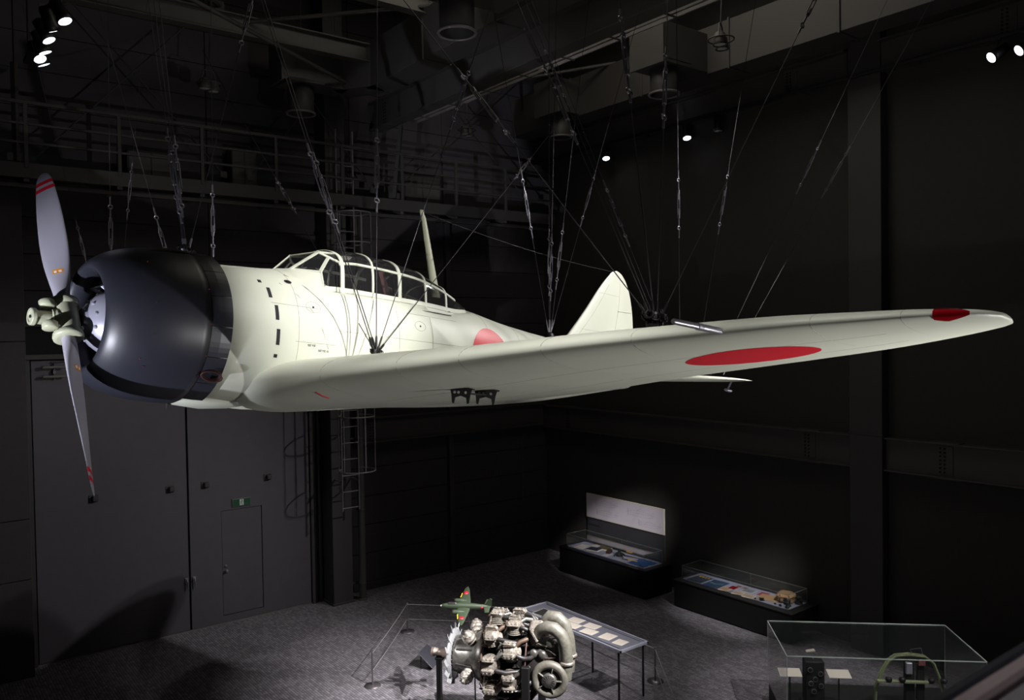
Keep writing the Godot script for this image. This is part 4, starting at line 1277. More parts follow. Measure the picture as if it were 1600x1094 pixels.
func ceiling_works() -> void:
	# long duct over the middle of the hall, elbow at the far end
	var d := thing("air_duct", "large rectangular air duct with a bent end under the roof, over the airplane", "duct", Vector3(0, 10.8, 0))
	for k in 5: duct_part(d, Vector3(7.85, 0, -14.3 + 2.1 * k), Vector3(7.85, 0, -14.3 + 2.1 * (k + 1)), 0.56, 0.85)
	duct_part(d, Vector3(7.85, 0, -14.2), Vector3(7.35, 0, -14.95), 0.56, 0.85)
	duct_part(d, Vector3(7.35, 0, -14.9), Vector3(6.0, 0, -14.9), 0.56, 0.85)
	duct_part(d, Vector3(7.7, 0, -9.6), Vector3(6.1, 0, -9.6), 0.8, 0.7)
	for e in [[7.6, -12], [8.1, -12], [7.6, -9], [8.1, -9], [6.4, -14.65], [7.1, -14.65]]:
		obj(Geo.new().tube([Vector3(e[0], 0.4, e[1]), Vector3(e[0], 2.2, e[1])], 0.008, 5), "hanger_rod", M.wire, d)
	var d2 := thing("air_duct", "large rectangular air duct running along above the long wall", "duct", Vector3(0, 10.65, 0))
	for k in 9: duct_part(d2, Vector3(12.28, 0, -15.4 + 2.1 * k), Vector3(12.28, 0, -15.4 + 2.1 * (k + 1)), 0.56, 0.85)
	duct_part(d2, Vector3(12.1, -0.05, -9.95), Vector3(10.8, -0.05, -9.95), 0.75, 0.7)
	duct_part(d2, Vector3(12.1, -0.05, -13.4), Vector3(11.4, -0.05, -13.4), 0.75, 0.7)
	for e in [[12.0, -11], [12.56, -11], [12.0, -7.2], [12.56, -7.2], [11.0, -9.7], [11.0, -10.2]]:
		obj(Geo.new().tube([Vector3(e[0], 0.4, e[1]), Vector3(e[0], 2.35, e[1])], 0.008, 5), "hanger_rod", M.wire, d2)
	diffuser(6.5, -9.56, 0.275, "round drum air diffuser on the duct branch above the airplane's canopy")
	diffuser(6.41, -14.75, 0.275, "round drum air diffuser under the bent duct end by the door wall")
	diffuser(11.2, -9.91, 0.275, "round drum air diffuser hanging over the display cases")
	diffuser(11.8, -13.4, 0.24, "round drum air diffuser near the dark room corner")
	# long roof beam with a cable tray beside it
	h_beam("roof_beam", "long steel roof beam meeting the door wall with a bolted joint", Vector3(8.62, 10.3, ZB), Vector3(8.62, 10.3, 6.0), 0.6, 0.3, [0.025, 0.45], Vector3(-1, 0, 0))
	var ct := thing("cable_tray", "cable tray of thin rails hung beside the long roof beam", "cable tray", Vector3(9.2, 10.25, -5))
	for x in [-0.2, -0.05, 0.1, 0.25]: obj(Geo.new().box(Vector3(x, 0, 0), Vector3(0.03, 0.05, 21.0)), "rail", M.duct_rim if x > 0 else M.beam, ct)
	for k in 18: obj(Geo.new().box(Vector3(0.02, -0.03, -10 + 1.15 * k), Vector3(0.52, 0.015, 0.04)), "rung", M.beam, ct)
	# cross beams under the roof
	for e in [[-14.2, 11.0], [-12.2, 11.3], [-8.6, 11.4], [-5.6, 11.4], [-2.6, 11.4]]:
		h_beam("cross_beam", "steel cross beam spanning the hall under the dark roof", Vector3(-3.9, e[1], e[0]), Vector3(8.4, e[1], e[0]), 0.35, 0.22, [], Vector3(0, 0, 1), "cross beams under the roof")
	for e in [[2.2, 10.9, -15.0, 5.4, 11.6, -11.4], [5.0, 11.6, -15.0, 2.6, 10.9, -11.6], [5.2, 11.1, -14.2, 8.2, 11.3, -11.6], [9.3, 10.7, -15.2, 12.1, 11.1, -12.0], [9.4, 11.0, -11.8, 12.0, 10.8, -15.0], [3.3, 10.7, -12.4, 7.3, 10.5, -14.6]]:
		var b := thing("roof_brace", "slim diagonal roof brace between the cross beams", "brace", Vector3(e[0], e[1], e[2]), Basis.IDENTITY, "roof braces")
		obj(Geo.new().tube([Vector3.ZERO, Vector3(e[3] - e[0], e[4] - e[1], e[5] - e[2])], 0.035, 6), "bar", M.duct, b)
		obj(Geo.new().box(Vector3.ZERO, Vector3(0.16, 0.16, 0.03)), "gusset", M.duct, b)
	# lighting tracks
	var tr := thing("lighting_track", "black lighting track carrying the tight row of lit spotlights", "track", Vector3(1.77, 9.77, -10.5))
	obj(Geo.new().box(Vector3(0.04, 0, 0), Vector3(0.07, 0.06, 7.4), Basis.IDENTITY, 0.005), "track", M.rail_black, tr)
	for z in [-3.4, -1.0, 1.5, 3.4]: obj(Geo.new().tube([Vector3(0.04, 0, z), Vector3(0.04, 1.4, z)], 0.014, 6), "hanger", M.rail_black, tr)
	var t2 := thing("lighting_track", "black lighting track along the long wall under the high beam", "track", Vector3(12.95, 9.77, -3.4))
	obj(Geo.new().box(Vector3(0, 0, 0), Vector3(0.07, 0.06, 25.0), Basis.IDENTITY, 0.005), "track", M.rail_black, t2)
	for k in 9: obj(Geo.new().box(Vector3(0.1, -0.008, -11.6 + 2.9 * k), Vector3(0.24, 0.025, 0.05)), "arm", M.rail_black, t2)
	var t3 := thing("lighting_track", "black lighting track above the gallery handrail", "track", Vector3(6.0, 10.43, -1.2))
	obj(Geo.new().box(Vector3.ZERO, Vector3(9.0, 0.06, 0.07), Basis.IDENTITY, 0.005), "track", M.rail_black, t3)
	for x in [-4.0, 0.0, 4.0]: obj(Geo.new().tube([Vector3(x, 0, 0), Vector3(x, 2.6, 0)], 0.014, 6), "hanger", M.rail_black, t3)
	# unlit twin floodlights
	for e in [[4.73, -14.84, "unlit twin floodlight hanging from the roof over the catwalk railing"], [10.42, -15.0, "unlit twin floodlight hanging near the room corner"], [10.47, -8.09, "unlit twin floodlight hanging beside the wall duct"]]:
		var t := thing("twin_floodlight", e[2], "floodlight", Vector3(e[0], 9.98, e[1]), Basis(Vector3.UP, 0.5))
		for s in [-1.0, 1.0]:
			var o := Vector3(s * 0.105, 0, 0)
			obj(Geo.new().lathe([[0.06, 0.2], [0.085, 0.17], [0.1, 0.05], [0.105, 0.0], [0.097, 0.0], [0.09, 0.04]], 20, Transform3D(Basis.IDENTITY, o), true, false), "housing", M.beam, t)
			obj(Geo.new().lathe([[0.0, 0.008], [0.06, 0.012], [0.096, 0.018], [0.096, 0.03], [0.0, 0.03]], 20, Transform3D(Basis.IDENTITY, o)), "lamp_glass", M.lamp_off, t)
		obj(Geo.new().ring(Vector3(0, 0.12, 0), Vector3.UP, 0.2, 0.012, 28, 6), "hoop", M.duct, t)
		obj(Geo.new().tube([Vector3(-0.2, 0.12, 0), Vector3(-0.12, 0.34, 0), Vector3(0, 0.36, 0), Vector3(0.12, 0.34, 0), Vector3(0.2, 0.12, 0)], 0.012, 6), "yoke", M.duct, t)
		obj(Geo.new().tube([Vector3(0, 0.36, 0), Vector3(0.02, 0.9, 0.02), Vector3(0, 3.02, 0)], 0.012, 6), "hanger", M.duct, t)
	var sd := thing("smoke_detector", "small white round smoke detector below the cable tray", "detector", Vector3(9.75, 10.42, -11.6))
	obj(Geo.new().lathe([[0.0, -0.035], [0.028, -0.033], [0.034, -0.012], [0.055, -0.008], [0.062, 0.012], [0.0, 0.014]], 20), "body", M.paper, sd)
	obj(Geo.new().tube([Vector3(0, 0.01, 0), Vector3(0, 0.4, 0)], 0.01, 6), "stem", M.beam, sd)

func gallery() -> void:
	wall_box("floor_gallery", Vector3(4.5, 3.9, 4.3), Vector3(17.0, 0.2, 9.4), M.carpet)
	var h := thing("handrail", "blurred dark gallery handrail with a grey capping", "handrail", Vector3(4.5, 5.09, -0.5))
	obj(Geo.new().box(Vector3(0, 0, -0.004), Vector3(14.0, 0.03, 0.022), Basis.IDENTITY, 0.006), "front_edge", M.sign_panel, h)
	obj(Geo.new().box(Vector3(0, 0.002, 0.022), Vector3(14.0, 0.03, 0.03), Basis.IDENTITY, 0.006), "cap", M.rail_cap, h)
	obj(Geo.new().box(Vector3(0, -0.01, 0.10), Vector3(14.0, 0.03, 0.126), Basis.IDENTITY, 0.004), "shelf", M.rail_side, h)
	obj(Geo.new().box(Vector3(0, -0.56, 0.14), Vector3(14.0, 1.06, 0.04)), "parapet", M.rail_side, h)
	for k in 8: obj(Geo.new().box(Vector3(-6.5 + 1.8 * k, -0.55, 0.07), Vector3(0.05, 1.06, 0.1)), "post", M.rail_black, h)

# ------------------------------------------------------------------ cables
const CABLES := [
	["g1", Vector3(3.57, 5.41, -6.65), Vector3(4.55, 10.60, -14.60), 0.364, 0.007],
	["g1", Vector3(3.55, 5.41, -6.64), Vector3(3.40, 12.40, -10.81), 0.245, 0.007],
	["g1", Vector3(3.58, 5.41, -6.65), Vector3(3.44, 12.40, -10.78), 0.231, 0.007],
	["g1", Vector3(3.57, 5.41, -6.65), Vector3(5.25, 12.40, -9.46), 0.265, 0.007],
	["g1", Vector3(3.57, 5.41, -6.65), Vector3(7.11, 12.40, -8.09), 0.387, 0.006],
	["g1", Vector3(3.57, 5.41, -6.65), Vector3(11.94, 10.90, -12.46), 0.472, 0.007],
	["g2", Vector3(5.02, 5.68, -4.61), Vector3(3.98, 12.40, -10.39), 0.317, 0.008],
	["g2", Vector3(5.03, 5.68, -4.61), Vector3(5.85, 12.40, -9.02), 0.320, 0.008],
	["g2", Vector3(5.06, 5.68, -4.61), Vector3(5.98, 12.40, -8.93), 0.372, 0.006],
	["g2", Vector3(5.06, 5.68, -4.61), Vector3(7.55, 12.40, -7.76), 0.406, 0.010],
	["g2", Vector3(5.08, 5.68, -4.60), Vector3(8.36, 12.40, -7.17), 0.347, 0.008],
	["g2", Vector3(5.10, 5.68, -4.59), Vector3(10.85, 12.40, -5.34), 0.502, 0.007],
	["g2", Vector3(5.10, 5.66, -4.59), Vector3(6.05, 12.40, -8.87), 0.147, 0.005],
	["t", Vector3(8.52, 4.97, -7.31), Vector3(8.34, 12.40, -7.15), 0.309, 0.006],
	["t", Vector3(8.61, 4.97, -7.13), Vector3(9.55, 12.40, -6.29), 0.313, 0.006],
	["t", Vector3(8.70, 4.98, -6.94), Vector3(11.60, 12.40, -4.79), 0.369, 0.005],
	["t", Vector3(8.78, 4.98, -6.80), Vector3(12.26, 12.40, -4.31), 0.358, 0.005],
	["g3", Vector3(7.14, 5.57, -8.41), Vector3(7.04, 12.40, -8.14), 0.139, 0.006],
	["g3", Vector3(7.15, 5.57, -8.41), Vector3(7.16, 12.40, -8.05), 0.129, 0.006],
	["g3", Vector3(7.16, 5.57, -8.40), Vector3(7.69, 12.40, -7.66), 0.151, 0.006],
	["g3", Vector3(7.13, 5.57, -8.41), Vector3(6.10, 12.40, -8.83), 0.252, 0.006],
	["g3", Vector3(7.16, 5.57, -8.40), Vector3(8.59, 12.40, -7.00), 0.263, 0.005],
	["g4", Vector3(2.57, 6.48, -9.01), Vector3(2.60, 12.40, -11.41), 0.166, 0.007],
	["g4", Vector3(2.58, 6.48, -9.01), Vector3(2.69, 12.40, -11.34), 0.138, 0.007],
	["g4", Vector3(2.59, 6.48, -9.00), Vector3(2.78, 12.40, -11.27), 0.150, 0.007],
	["g4", Vector3(2.60, 6.48, -9.00), Vector3(4.45, 12.40, -10.05), 0.486, 0.007],
	["s", Vector3(2.63, 5.69, -12.88), Vector3(2.44, 12.40, -11.52), 0.206, 0.007],
	["s", Vector3(2.57, 5.72, -13.19), Vector3(1.10, 12.40, -12.51), 0.179, 0.005],
	["s", Vector3(3.18, 5.36, -10.04), Vector3(3.51, 12.40, -10.74), 0.236, 0.006],
	["s", Vector3(2.66, 5.67, -12.71), Vector3(3.05, 12.40, -11.07), 0.291, 0.005],
	["s", Vector3(3.08, 5.41, -10.52), Vector3(1.80, 12.40, -11.99), 0.198, 0.006]]

func cables() -> void:
	var group := {"g1": "cables at the wing root beside the canopy", "g2": "cables at the shackle cluster on the roundel wing", "t": "cables at the tailplane", "g3": "cables ahead of the fin", "g4": "cables at the cluster above the cowling", "s": "cables to the far wing"}
	var labels := [
		"steel cable leaning from the wing root across the windscreen quarter light",
		"one of two parallel steel cables from the wing root over the canopy front",
		"one of two parallel steel cables from the wing root over the canopy front",
		"upright steel cable from the wing root in front of the middle canopy pane",
		"thin steel cable from the wing root passing just by the radio mast's tip",
		"steel cable from the wing root slanting across the rear canopy panes to the long wall",
		"steel cable from the roundel wing's shackle cluster crossing the edge of the fin",
		"steel cable from the roundel wing's shackles just behind the fin, leaning to the roof beam",
		"thinner steel cable close beside the one behind the fin on the roundel wing",
		"thickest cable of the roundel wing with a heavy open turnbuckle near the roof",
		"nearly upright cable of the roundel wing with its turnbuckle beside the round diffuser",
		"plain cable of the roundel wing leaning out over the lighting track to the wide column",
		"thinnest cable of the roundel wing with its turnbuckle low, close above the wing",
		"upright thin cable from the tailplane with a turnbuckle below the wall track",
		"slightly leaning thin cable from the tailplane, next to the upright one",
		"thin slanting cable from the tailplane with its turnbuckle beside the wide column",
		"thin slanting cable from the tailplane ending across the wide column",
		"upright thin cable with low turnbuckle ahead of the fin",
		"upright thin cable with low turnbuckle ahead of the fin",
		"thin cable with low turnbuckle ahead of the fin, leaning towards it",
		"thin cable ahead of the fin leaning towards the radio mast",
		"thin cable ahead of the fin leaning far over towards the lit wall track lamp",
		"steel cable with turnbuckle in the bundle of three above the dark cowling",
		"steel cable with turnbuckle in the bundle of three above the dark cowling",
		"steel cable with turnbuckle in the bundle of three above the dark cowling",
		"single plain cable from the cluster above the cowling, leaning away from the bundle",
		"upright cable with a low turnbuckle behind the front of the dark cowling",
		"thin cable slanting from the lit spotlight row down behind the propeller",
		"upright cable with turnbuckle dropping behind the cowl flaps",
		"thin cable behind the cowling that crosses the three-cable bundle's foot side",
		"slanting cable with low turnbuckle dropping behind the middle of the cowling"]
	var n_cable := 0
	for e in CABLES:
		var a: Vector3 = e[1]; var b: Vector3 = e[2]
		var n := a.distance_to(b)
		var t := thing("suspension_cable", labels[n_cable], "cable", a, y_to(b - a), group[e[0]])
		n_cable += 1
		var r: float = e[4] * 0.66
		var k: float = e[4] / 0.0048
		var c: float = e[3] * n
		var hl := 0.29 * k + 0.05          # half length of the turnbuckle with its shackles
		obj(Geo.new().tube([Vector3(0, 0.10, 0), Vector3(0, c - hl, 0)], r, 6), "lower_wire", M.wire, t)
		obj(Geo.new().tube([Vector3(0, c + hl, 0), Vector3(0, n, 0)], r, 6), "upper_wire", M.wire, t)
		var tb := part("turnbuckle", t, Vector3(0, c, 0))
		var g := Geo.new()
		for s in [-1.0, 1.0]: g.tube([Vector3(s * 0.006 * k, -0.13 * k, 0), Vector3(s * 0.015 * k, -0.11 * k, 0), Vector3(s * 0.015 * k, 0.11 * k, 0), Vector3(s * 0.006 * k, 0.13 * k, 0)], 0.0055 * k, 6)
		for s in [-1.0, 1.0]: g.tube([Vector3(0, s * 0.115 * k, 0), Vector3(0, s * 0.15 * k, 0)], 0.014 * k, 8)
		obj(g, "body", M.fitting, tb)
		for s in [-1.0, 1.0]:
			obj(Geo.new().tube([Vector3(0, s * 0.05 * k, 0), Vector3(0, s * 0.24 * k, 0)], 0.007 * k, 6), "screw", M.fitting, tb)
			obj(Geo.new().ring(Vector3(0, s * 0.255 * k, 0), Vector3(0, 0, 1), 0.018 * k, 0.006 * k, 12, 6), "shackle", M.fitting, tb)
			obj(Geo.new().tube([Vector3(0, s * 0.27 * k, 0), Vector3(0, s * (hl + 0.04), 0)], 0.008 * k, 6), "ferrule", M.fitting, tb)
		obj(Geo.new().tube([Vector3(0, 0.0, 0), Vector3(0, 0.03, 0), Vector3(0, 0.16, 0), Vector3(0, 0.18, 0)], [0.006 * k, 0.008 * k, 0.008 * k, 0.006 * k], 8), "end_sleeve", M.dark_steel if e[0] == "g1" or e[0] == "g2" else M.fitting, t)
	for e in [[Vector3(5.06, 5.68, -4.61), 1.0, "black cluster of shackles on the roundel wing where several cables meet"], [Vector3(2.58, 6.48, -9.01), 0.9, "black cluster of shackles above the dark cowling where cables meet"], [Vector3(3.57, 5.42, -6.65), 0.55, "small black cluster of shackles at the wing root beside the canopy"]]:
		var t := thing("shackle_cluster", e[2], "shackles", e[0])
		var s: float = e[1]
		rng.seed = 77
		obj(Geo.new().box(Vector3(0, -0.05, 0) * s, Vector3(0.2, 0.03, 0.12) * s, Basis(Vector3.UP, 0.6), 0.008), "plate", M.dark_steel, t)
		for k in 9:
			var q := TAU * k / 9.0
			var o := Vector3(cos(q) * 0.09, rng.randf_range(-0.06, 0.05), sin(q) * 0.07) * s
			obj(Geo.new().ring(o, Vector3(rng.randf() - 0.5, rng.randf() - 0.5, rng.randf() - 0.5), 0.032 * s, 0.011 * s, 14, 6), "shackle", M.dark_steel, t)
			obj(Geo.new().lathe([[0.0, -0.03 * s], [0.011 * s, -0.026 * s], [0.011 * s, 0.02 * s], [0.017 * s, 0.022 * s], [0.017 * s, 0.034 * s], [0.0, 0.035 * s]], 8, Transform3D(y_to(Vector3(rng.randf() - 0.5, 1, rng.randf() - 0.5)), o)), "pin", M.dark_steel if k % 3 else M.steel, t)

# ------------------------------------------------------------------ exhibits
func sheet(called: String, label: String, cat: String, x: float, y: float, z: float, w: float, d: float, m: Material, turn := 0.0, thick := 0.004, group := "") -> Node3D:
	var o := obj(Geo.new().box(Vector3(0, thick / 2, 0), Vector3(w, thick, d), Basis.IDENTITY, minf(0.002, thick * 0.3)), called, m)
	o.position = Vector3(x, y, z)
	o.rotation.y = turn
	tag(o, label, cat, group)
	return o

func text_tex(seed_v: int, w: int, h: int, back: Color, ink: Color, rows: int) -> ImageTexture:
	var im := Image.create(w, h, false, Image.FORMAT_RGB8)
	im.fill(back)
	rng.seed = seed_v
	for r in rows:
		var y := int(h * (0.12 + 0.76 * r / rows))
		var x := int(w * 0.1)
		while x < w * 0.88:
			var n := rng.randi_range(4, 12)
			for k in 2: line_img(im, Vector2(x, y + k), Vector2(minf(x + n, w * 0.9), y + k), ink)
			x += n + rng.randi_range(3, 6)
	return ImageTexture.create_from_image(im)

func page(x: float, y: float, z: float, w: float, d: float, turn: float, tex: Texture2D, label: String, group := "", m: Material = null) -> void:
	var o := sheet("document", label, "document", x, y, z, w, d, m if m else M.paper, turn, 0.004, group)
	printed(o, "print", tex, w * 0.94, d * 0.94, Transform3D(Basis(Vector3(1, 0, 0), -PI / 2), Vector3(0, 0.0045, 0)))

func glass_box(t: Node3D, c: Vector3, s: Vector3, divide: bool) -> void:
	var em: Material = M.glass_edge_dim if divide else M.glass_edge
	var h := s / 2
	var th := 0.008
	obj(Geo.new().box(c + Vector3(0, h.y - th / 2, 0), Vector3(s.x, th, s.z)), "glass_top", M.case_glass, t)
	for e in [[Vector3(-h.x + th / 2, 0, 0), Vector3(th, s.y - th, s.z)], [Vector3(h.x - th / 2, 0, 0), Vector3(th, s.y - th, s.z)], [Vector3(0, 0, -h.z + th / 2), Vector3(s.x - 2 * th, s.y - th, th)], [Vector3(0, 0, h.z - th / 2), Vector3(s.x - 2 * th, s.y - th, th)]]:
		obj(Geo.new().box(c + e[0] - Vector3(0, th / 2, 0), e[1]), "glass_pane", M.case_glass, t)
	# polished pane edges
	var r := 0.0045 if divide else 0.006
	for sx in [-1.0, 1.0]:
		obj(Geo.new().box(c + Vector3(sx * h.x, h.y, 0), Vector3(r * 2, r * 2, s.z)), "glass_edge", em, t)
		obj(Geo.new().box(c + Vector3(0, h.y, sx * h.z), Vector3(s.x, r * 2, r * 2)), "glass_edge", em, t)
		for sz in [-1.0, 1.0]:
			obj(Geo.new().box(c + Vector3(sx * h.x, 0, sz * h.z), Vector3(r, s.y, r)), "glass_edge", em, t)
	if divide:
		obj(Geo.new().box(c + Vector3(h.x, 0, 0), Vector3(r * 2.4, s.y, r * 2.4)), "glass_edge", em, t)

func wall_exhibits() -> void:
	# framed drawing on a dark backing
	var bd := thing("drawing_board", "long white panel printed with faint aircraft technical drawings on the long wall", "panel", Vector3(XA - 0.05, 1.39, -13.17))
	obj(Geo.new().box(Vector3(0, 0, 0), Vector3(0.05, 0.57, 2.46), Basis.IDENTITY, 0.004), "board", M.paper, bd)
	var im := Image.create(1024, 236, false, Image.FORMAT_RGB8)
	im.fill(Color(0.84, 0.80, 0.85))
	var ink := Color(0.5, 0.48, 0.53)
	var arc := func(cx: float, cy: float, rx: float, ry: float, a0: float, a1: float) -> void:
		var last := Vector2.ZERO
		for k in 25:
			var q := lerpf(a0, a1, k / 24.0)
			var p := Vector2(cx + rx * cos(q), cy + ry * sin(q))
			if k > 0: line_img(im, last, p, ink)
			last = p
	# two side views and one plan view of fuselages in thin line
	for e in [[150, 70, 1.0], [170, 168, 0.95], [600, 90, 1.1], [740, 180, 0.9]]:
		var X: float = e[0]; var Y: float = e[1]; var S: float = e[2]
		arc.call(X + 120 * S, Y, 150 * S, 26 * S, 0, TAU)
		arc.call(X, Y, 16 * S, 30 * S, 0, TAU)
		arc.call(X - 20 * S, Y, 5 * S, 36 * S, 0, TAU)
		for k in 12: line_img(im, Vector2(X + 24 * k * S, Y - 20 * S), Vector2(X + 24 * k * S, Y + 20 * S), Color(0.68, 0.65, 0.69))
		line_img(im, Vector2(X - 40 * S, Y), Vector2(X + 290 * S, Y - 6 * S), ink)
		arc.call(X + 130 * S, Y - 22 * S, 40 * S, 18 * S, PI, TAU)
		line_img(im, Vector2(X + 250 * S, Y - 8), Vector2(X + 276 * S, Y - 40 * S), ink)
		line_img(im, Vector2(X + 276 * S, Y - 40 * S), Vector2(X + 284 * S, Y), ink)
	rng.seed = 5
	for k in 130:
		var p := Vector2(rng.randf_range(40, 990), rng.randf_range(20, 220))
		line_img(im, p, p + Vector2(rng.randf_range(3, 14), 0), Color(0.6, 0.58, 0.63))
	printed(bd, "print", ImageTexture.create_from_image(im), 2.42, 0.53, Transform3D(Basis(Vector3.UP, -PI / 2), Vector3(-0.027, 0, 0)))
	var bk := thing("backing_panel", "plain dark grey wall panel below the printed drawings", "panel", Vector3(XA - 0.03, 0.55, -13.17))
	obj(Geo.new().box(Vector3(0, 0, 0), Vector3(0.04, 1.1, 2.46), Basis.IDENTITY, 0.004), "panel", M.board_back, bk)
	var cp := thing("caption_plate", "small grey caption plate under the corner of the drawings", "plate", Vector3(XA - 0.056, 1.0, -14.16))
	obj(Geo.new().box(Vector3.ZERO, Vector3(0.012, 0.13, 0.42), Basis.IDENTITY, 0.002), "plate", M.sign_panel, cp)
	printed(cp, "print", text_tex(9, 168, 52, Color(0.2, 0.2, 0.24), Color(0.3, 0.3, 0.35), 5), 0.4, 0.12, Transform3D(Basis(Vector3.UP, -PI / 2), Vector3(-0.0065, 0, 0)))
	# first case
	var c := thing("display_case", "low glass display case in front of the printed drawings", "display case", Vector3(12.725, 0, -12.9))
	obj(Geo.new().box(Vector3(0, 0.29, 0), Vector3(0.83, 0.56, 2.68), Basis.IDENTITY, 0.006), "plinth", M.plinth, c)
	obj(Geo.new().box(Vector3(0, 0.585, 0), Vector3(0.86, 0.03, 2.7), Basis.IDENTITY, 0.006), "plinth_top", M.plinth_top, c)
	obj(Geo.new().box(Vector3(-0.015, 0.604, 0), Vector3(0.56, 0.01, 2.38)), "display_cloth", M.case_cloth, c)
	glass_box(c, Vector3(-0.015, 0.745, 0), Vector3(0.58, 0.28, 2.4), true)
	var y := 0.61
	page(12.62, y, -13.80, 0.34, 0.26, 0.2, text_tex(1, 96, 72, Color(0.8, 0.77, 0.74), Color(0.6, 0.57, 0.55), 6), "open white leaflet lying at the end of the case under the drawings", "")
	page(12.82, y, -13.62, 0.32, 0.24, -0.15, text_tex(2, 96, 72, Color(0.78, 0.74, 0.72), Color(0.58, 0.55, 0.53), 6), "torn-edged white pages lying beside the blue book in the case", "")
	for e in [["blue_book", "dark blue thick book lying next to the white pages", M.book_blue, 12.60, -13.38, 0.24, 0.3], ["tan_book", "olive tan thick book lying beside the dark blue book", M.book_tan, 12.84, -13.28, 0.22, 0.3]]:
		var bkk := thing(e[0], e[1], "book", Vector3(e[3], y, e[4]), Basis(Vector3.UP, 0.25))
		obj(Geo.new().box(Vector3(0, 0.022, 0), Vector3(e[5] - 0.012, 0.034, e[6] - 0.012)), "pages", M.paper, bkk)
		for yy in [0.003, 0.042]: obj(Geo.new().box(Vector3(0, yy, 0), Vector3(e[5], 0.005, e[6])), "cover", e[2], bkk)
		obj(Geo.new().box(Vector3(e[5] / 2, 0.022, 0), Vector3(0.005, 0.044, e[6])), "spine", e[2], bkk)
	var wb := thing("wooden_box", "small brown lidded wooden box between books and black instrument", "box", Vector3(12.72, y, -13.02), Basis(Vector3.UP, 0.5))
	obj(Geo.new().box(Vector3(0, 0.025, 0), Vector3(0.2, 0.05, 0.09), Basis.IDENTITY, 0.004), "body", M.wood, wb)
	obj(Geo.new().box(Vector3(0, 0.058, 0), Vector3(0.206, 0.014, 0.096), Basis.IDENTITY, 0.003), "lid", M.wood, wb)
	page(12.56, y, -12.93, 0.2, 0.14, 0.1, text_tex(3, 64, 48, Color(0.75, 0.74, 0.76), Color(0.55, 0.54, 0.57), 4), "small white card lying beside the black instrument", "")
	var ins := thing("survey_instrument", "black metal drafting instrument with splayed feet standing in the case", "instrument", Vector3(12.68, y, -12.66))
	for k in 4:
		var q := TAU * k / 4 + 0.4
		obj(Geo.new().tube([Vector3(0, 0.1, 0), Vector3(0.09 * cos(q), 0.05, 0.13 * sin(q)), Vector3(0.12 * cos(q), 0.01, 0.17 * sin(q))], 0.013, 8), "foot", M.rubber, ins)
	obj(Geo.new().lathe([[0.07, 0.02], [0.075, 0.05], [0.05, 0.08], [0.03, 0.1], [0.04, 0.14], [0.035, 0.17], [0.0, 0.172]], 18), "column", M.rubber, ins)
	obj(Geo.new().tube([Vector3(0.02, 0.14, -0.22), Vector3(0.02, 0.15, 0.2)], 0.02, 10), "bar", M.rubber, ins)
	obj(Geo.new().tube([Vector3(0.02, 0.15, 0.18), Vector3(0.02, 0.155, 0.36)], 0.014, 10), "brass_tip", M.yellow, ins)
	for e in [[12.86, -12.35, 0.7, "long brown slide rule lying near the back glass", M.wood], [12.66, -12.25, 0.26, "short yellow ruler lying beside the blue cloth", M.yellow], [12.60, -12.42, 0.16, "short black pen lying in front of the yellow ruler", M.rubber]]:
		var r := obj(Geo.new().box(Vector3(0, 0.006, 0), Vector3(0.03, 0.012, e[2]), Basis.IDENTITY, 0.003), "ruler", e[4])
		r.position = Vector3(e[0], y, e[1]); r.rotation.y = 0.12
		tag(r, e[3], "ruler")
	var rows := []
	for i in 13:
		var row := []
		for j in 13:
			row.append(Vector3(-0.23 + 0.46 * j / 12.0, 0.008 + 0.006 * sin(i * 1.7) * cos(j * 1.3) + 0.004 * sin(j * 2.1 + i), -0.24 + 0.48 * i / 12.0 + 0.01 * sin(j)))
		rows.append(row)
	var bc := obj(Geo.new().loft(rows, false, false, true), "blue_cloth", M.blue_cloth)
	bc.position = Vector3(12.69, y, -11.98)
	tag(bc, "bright blue folded cloth drawing lying at the end of the case", "cloth")
	# second case
	var c2 := thing("display_case", "low glass display case holding maps, canvas bag and black parts, without a panel behind", "display case", Vector3(12.915, 0, -9.6))
	obj(Geo.new().box(Vector3(0, 0.27, 0), Vector3(0.83, 0.5, 2.70), Basis.IDENTITY, 0.006), "plinth", M.plinth, c2)
	obj(Geo.new().box(Vector3(0, 0.535, 0), Vector3(0.86, 0.03, 2.72), Basis.IDENTITY, 0.006), "plinth_top", M.plinth, c2)
	obj(Geo.new().box(Vector3(0, 0.02, 0), Vector3(0.78, 0.04, 2.6)), "kick_recess", M.gap, c2)
	obj(Geo.new().box(Vector3(0.01, 0.554, -0.03), Vector3(0.56, 0.01, 2.42)), "display_cloth", M.case_cloth, c2)
	glass_box(c2, Vector3(0.01, 0.685, -0.03), Vector3(0.58, 0.27, 2.44), true)
	y = 0.56
	page(12.86, y, -10.58, 0.42, 0.34, 0.0, text_tex(21, 96, 96, Color(0.16, 0.2, 0.27), Color(0.3, 0.33, 0.38), 9), "dark printed chart with a yellow strip, lying at the end of the map case", "", M.book_blue)
	for k in 4: sheet("yellow_tab", "small yellow tab lying in a row on the dark chart", "tab", 13.0, y + 0.006, -10.68 + 0.07 * k, 0.05, 0.045, M.yellow, 0, 0.003, "yellow tabs on the dark chart")
	var mp := Image.create(128, 128, false, Image.FORMAT_RGB8)
	mp.fill(Color(0.13, 0.24, 0.36))
	for w in range(-7, 8):
		line_img(mp, Vector2(70 + w, 10), Vector2(58 + w, 60), Color(0.42, 0.5, 0.5)); line_img(mp, Vector2(58 + w, 60), Vector2(84 + w, 110), Color(0.4, 0.47, 0.47))
	for w in 12: line_img(mp, Vector2(4, 100 + w), Vector2(26, 100 + w), Color(0.6, 0.2, 0.12))
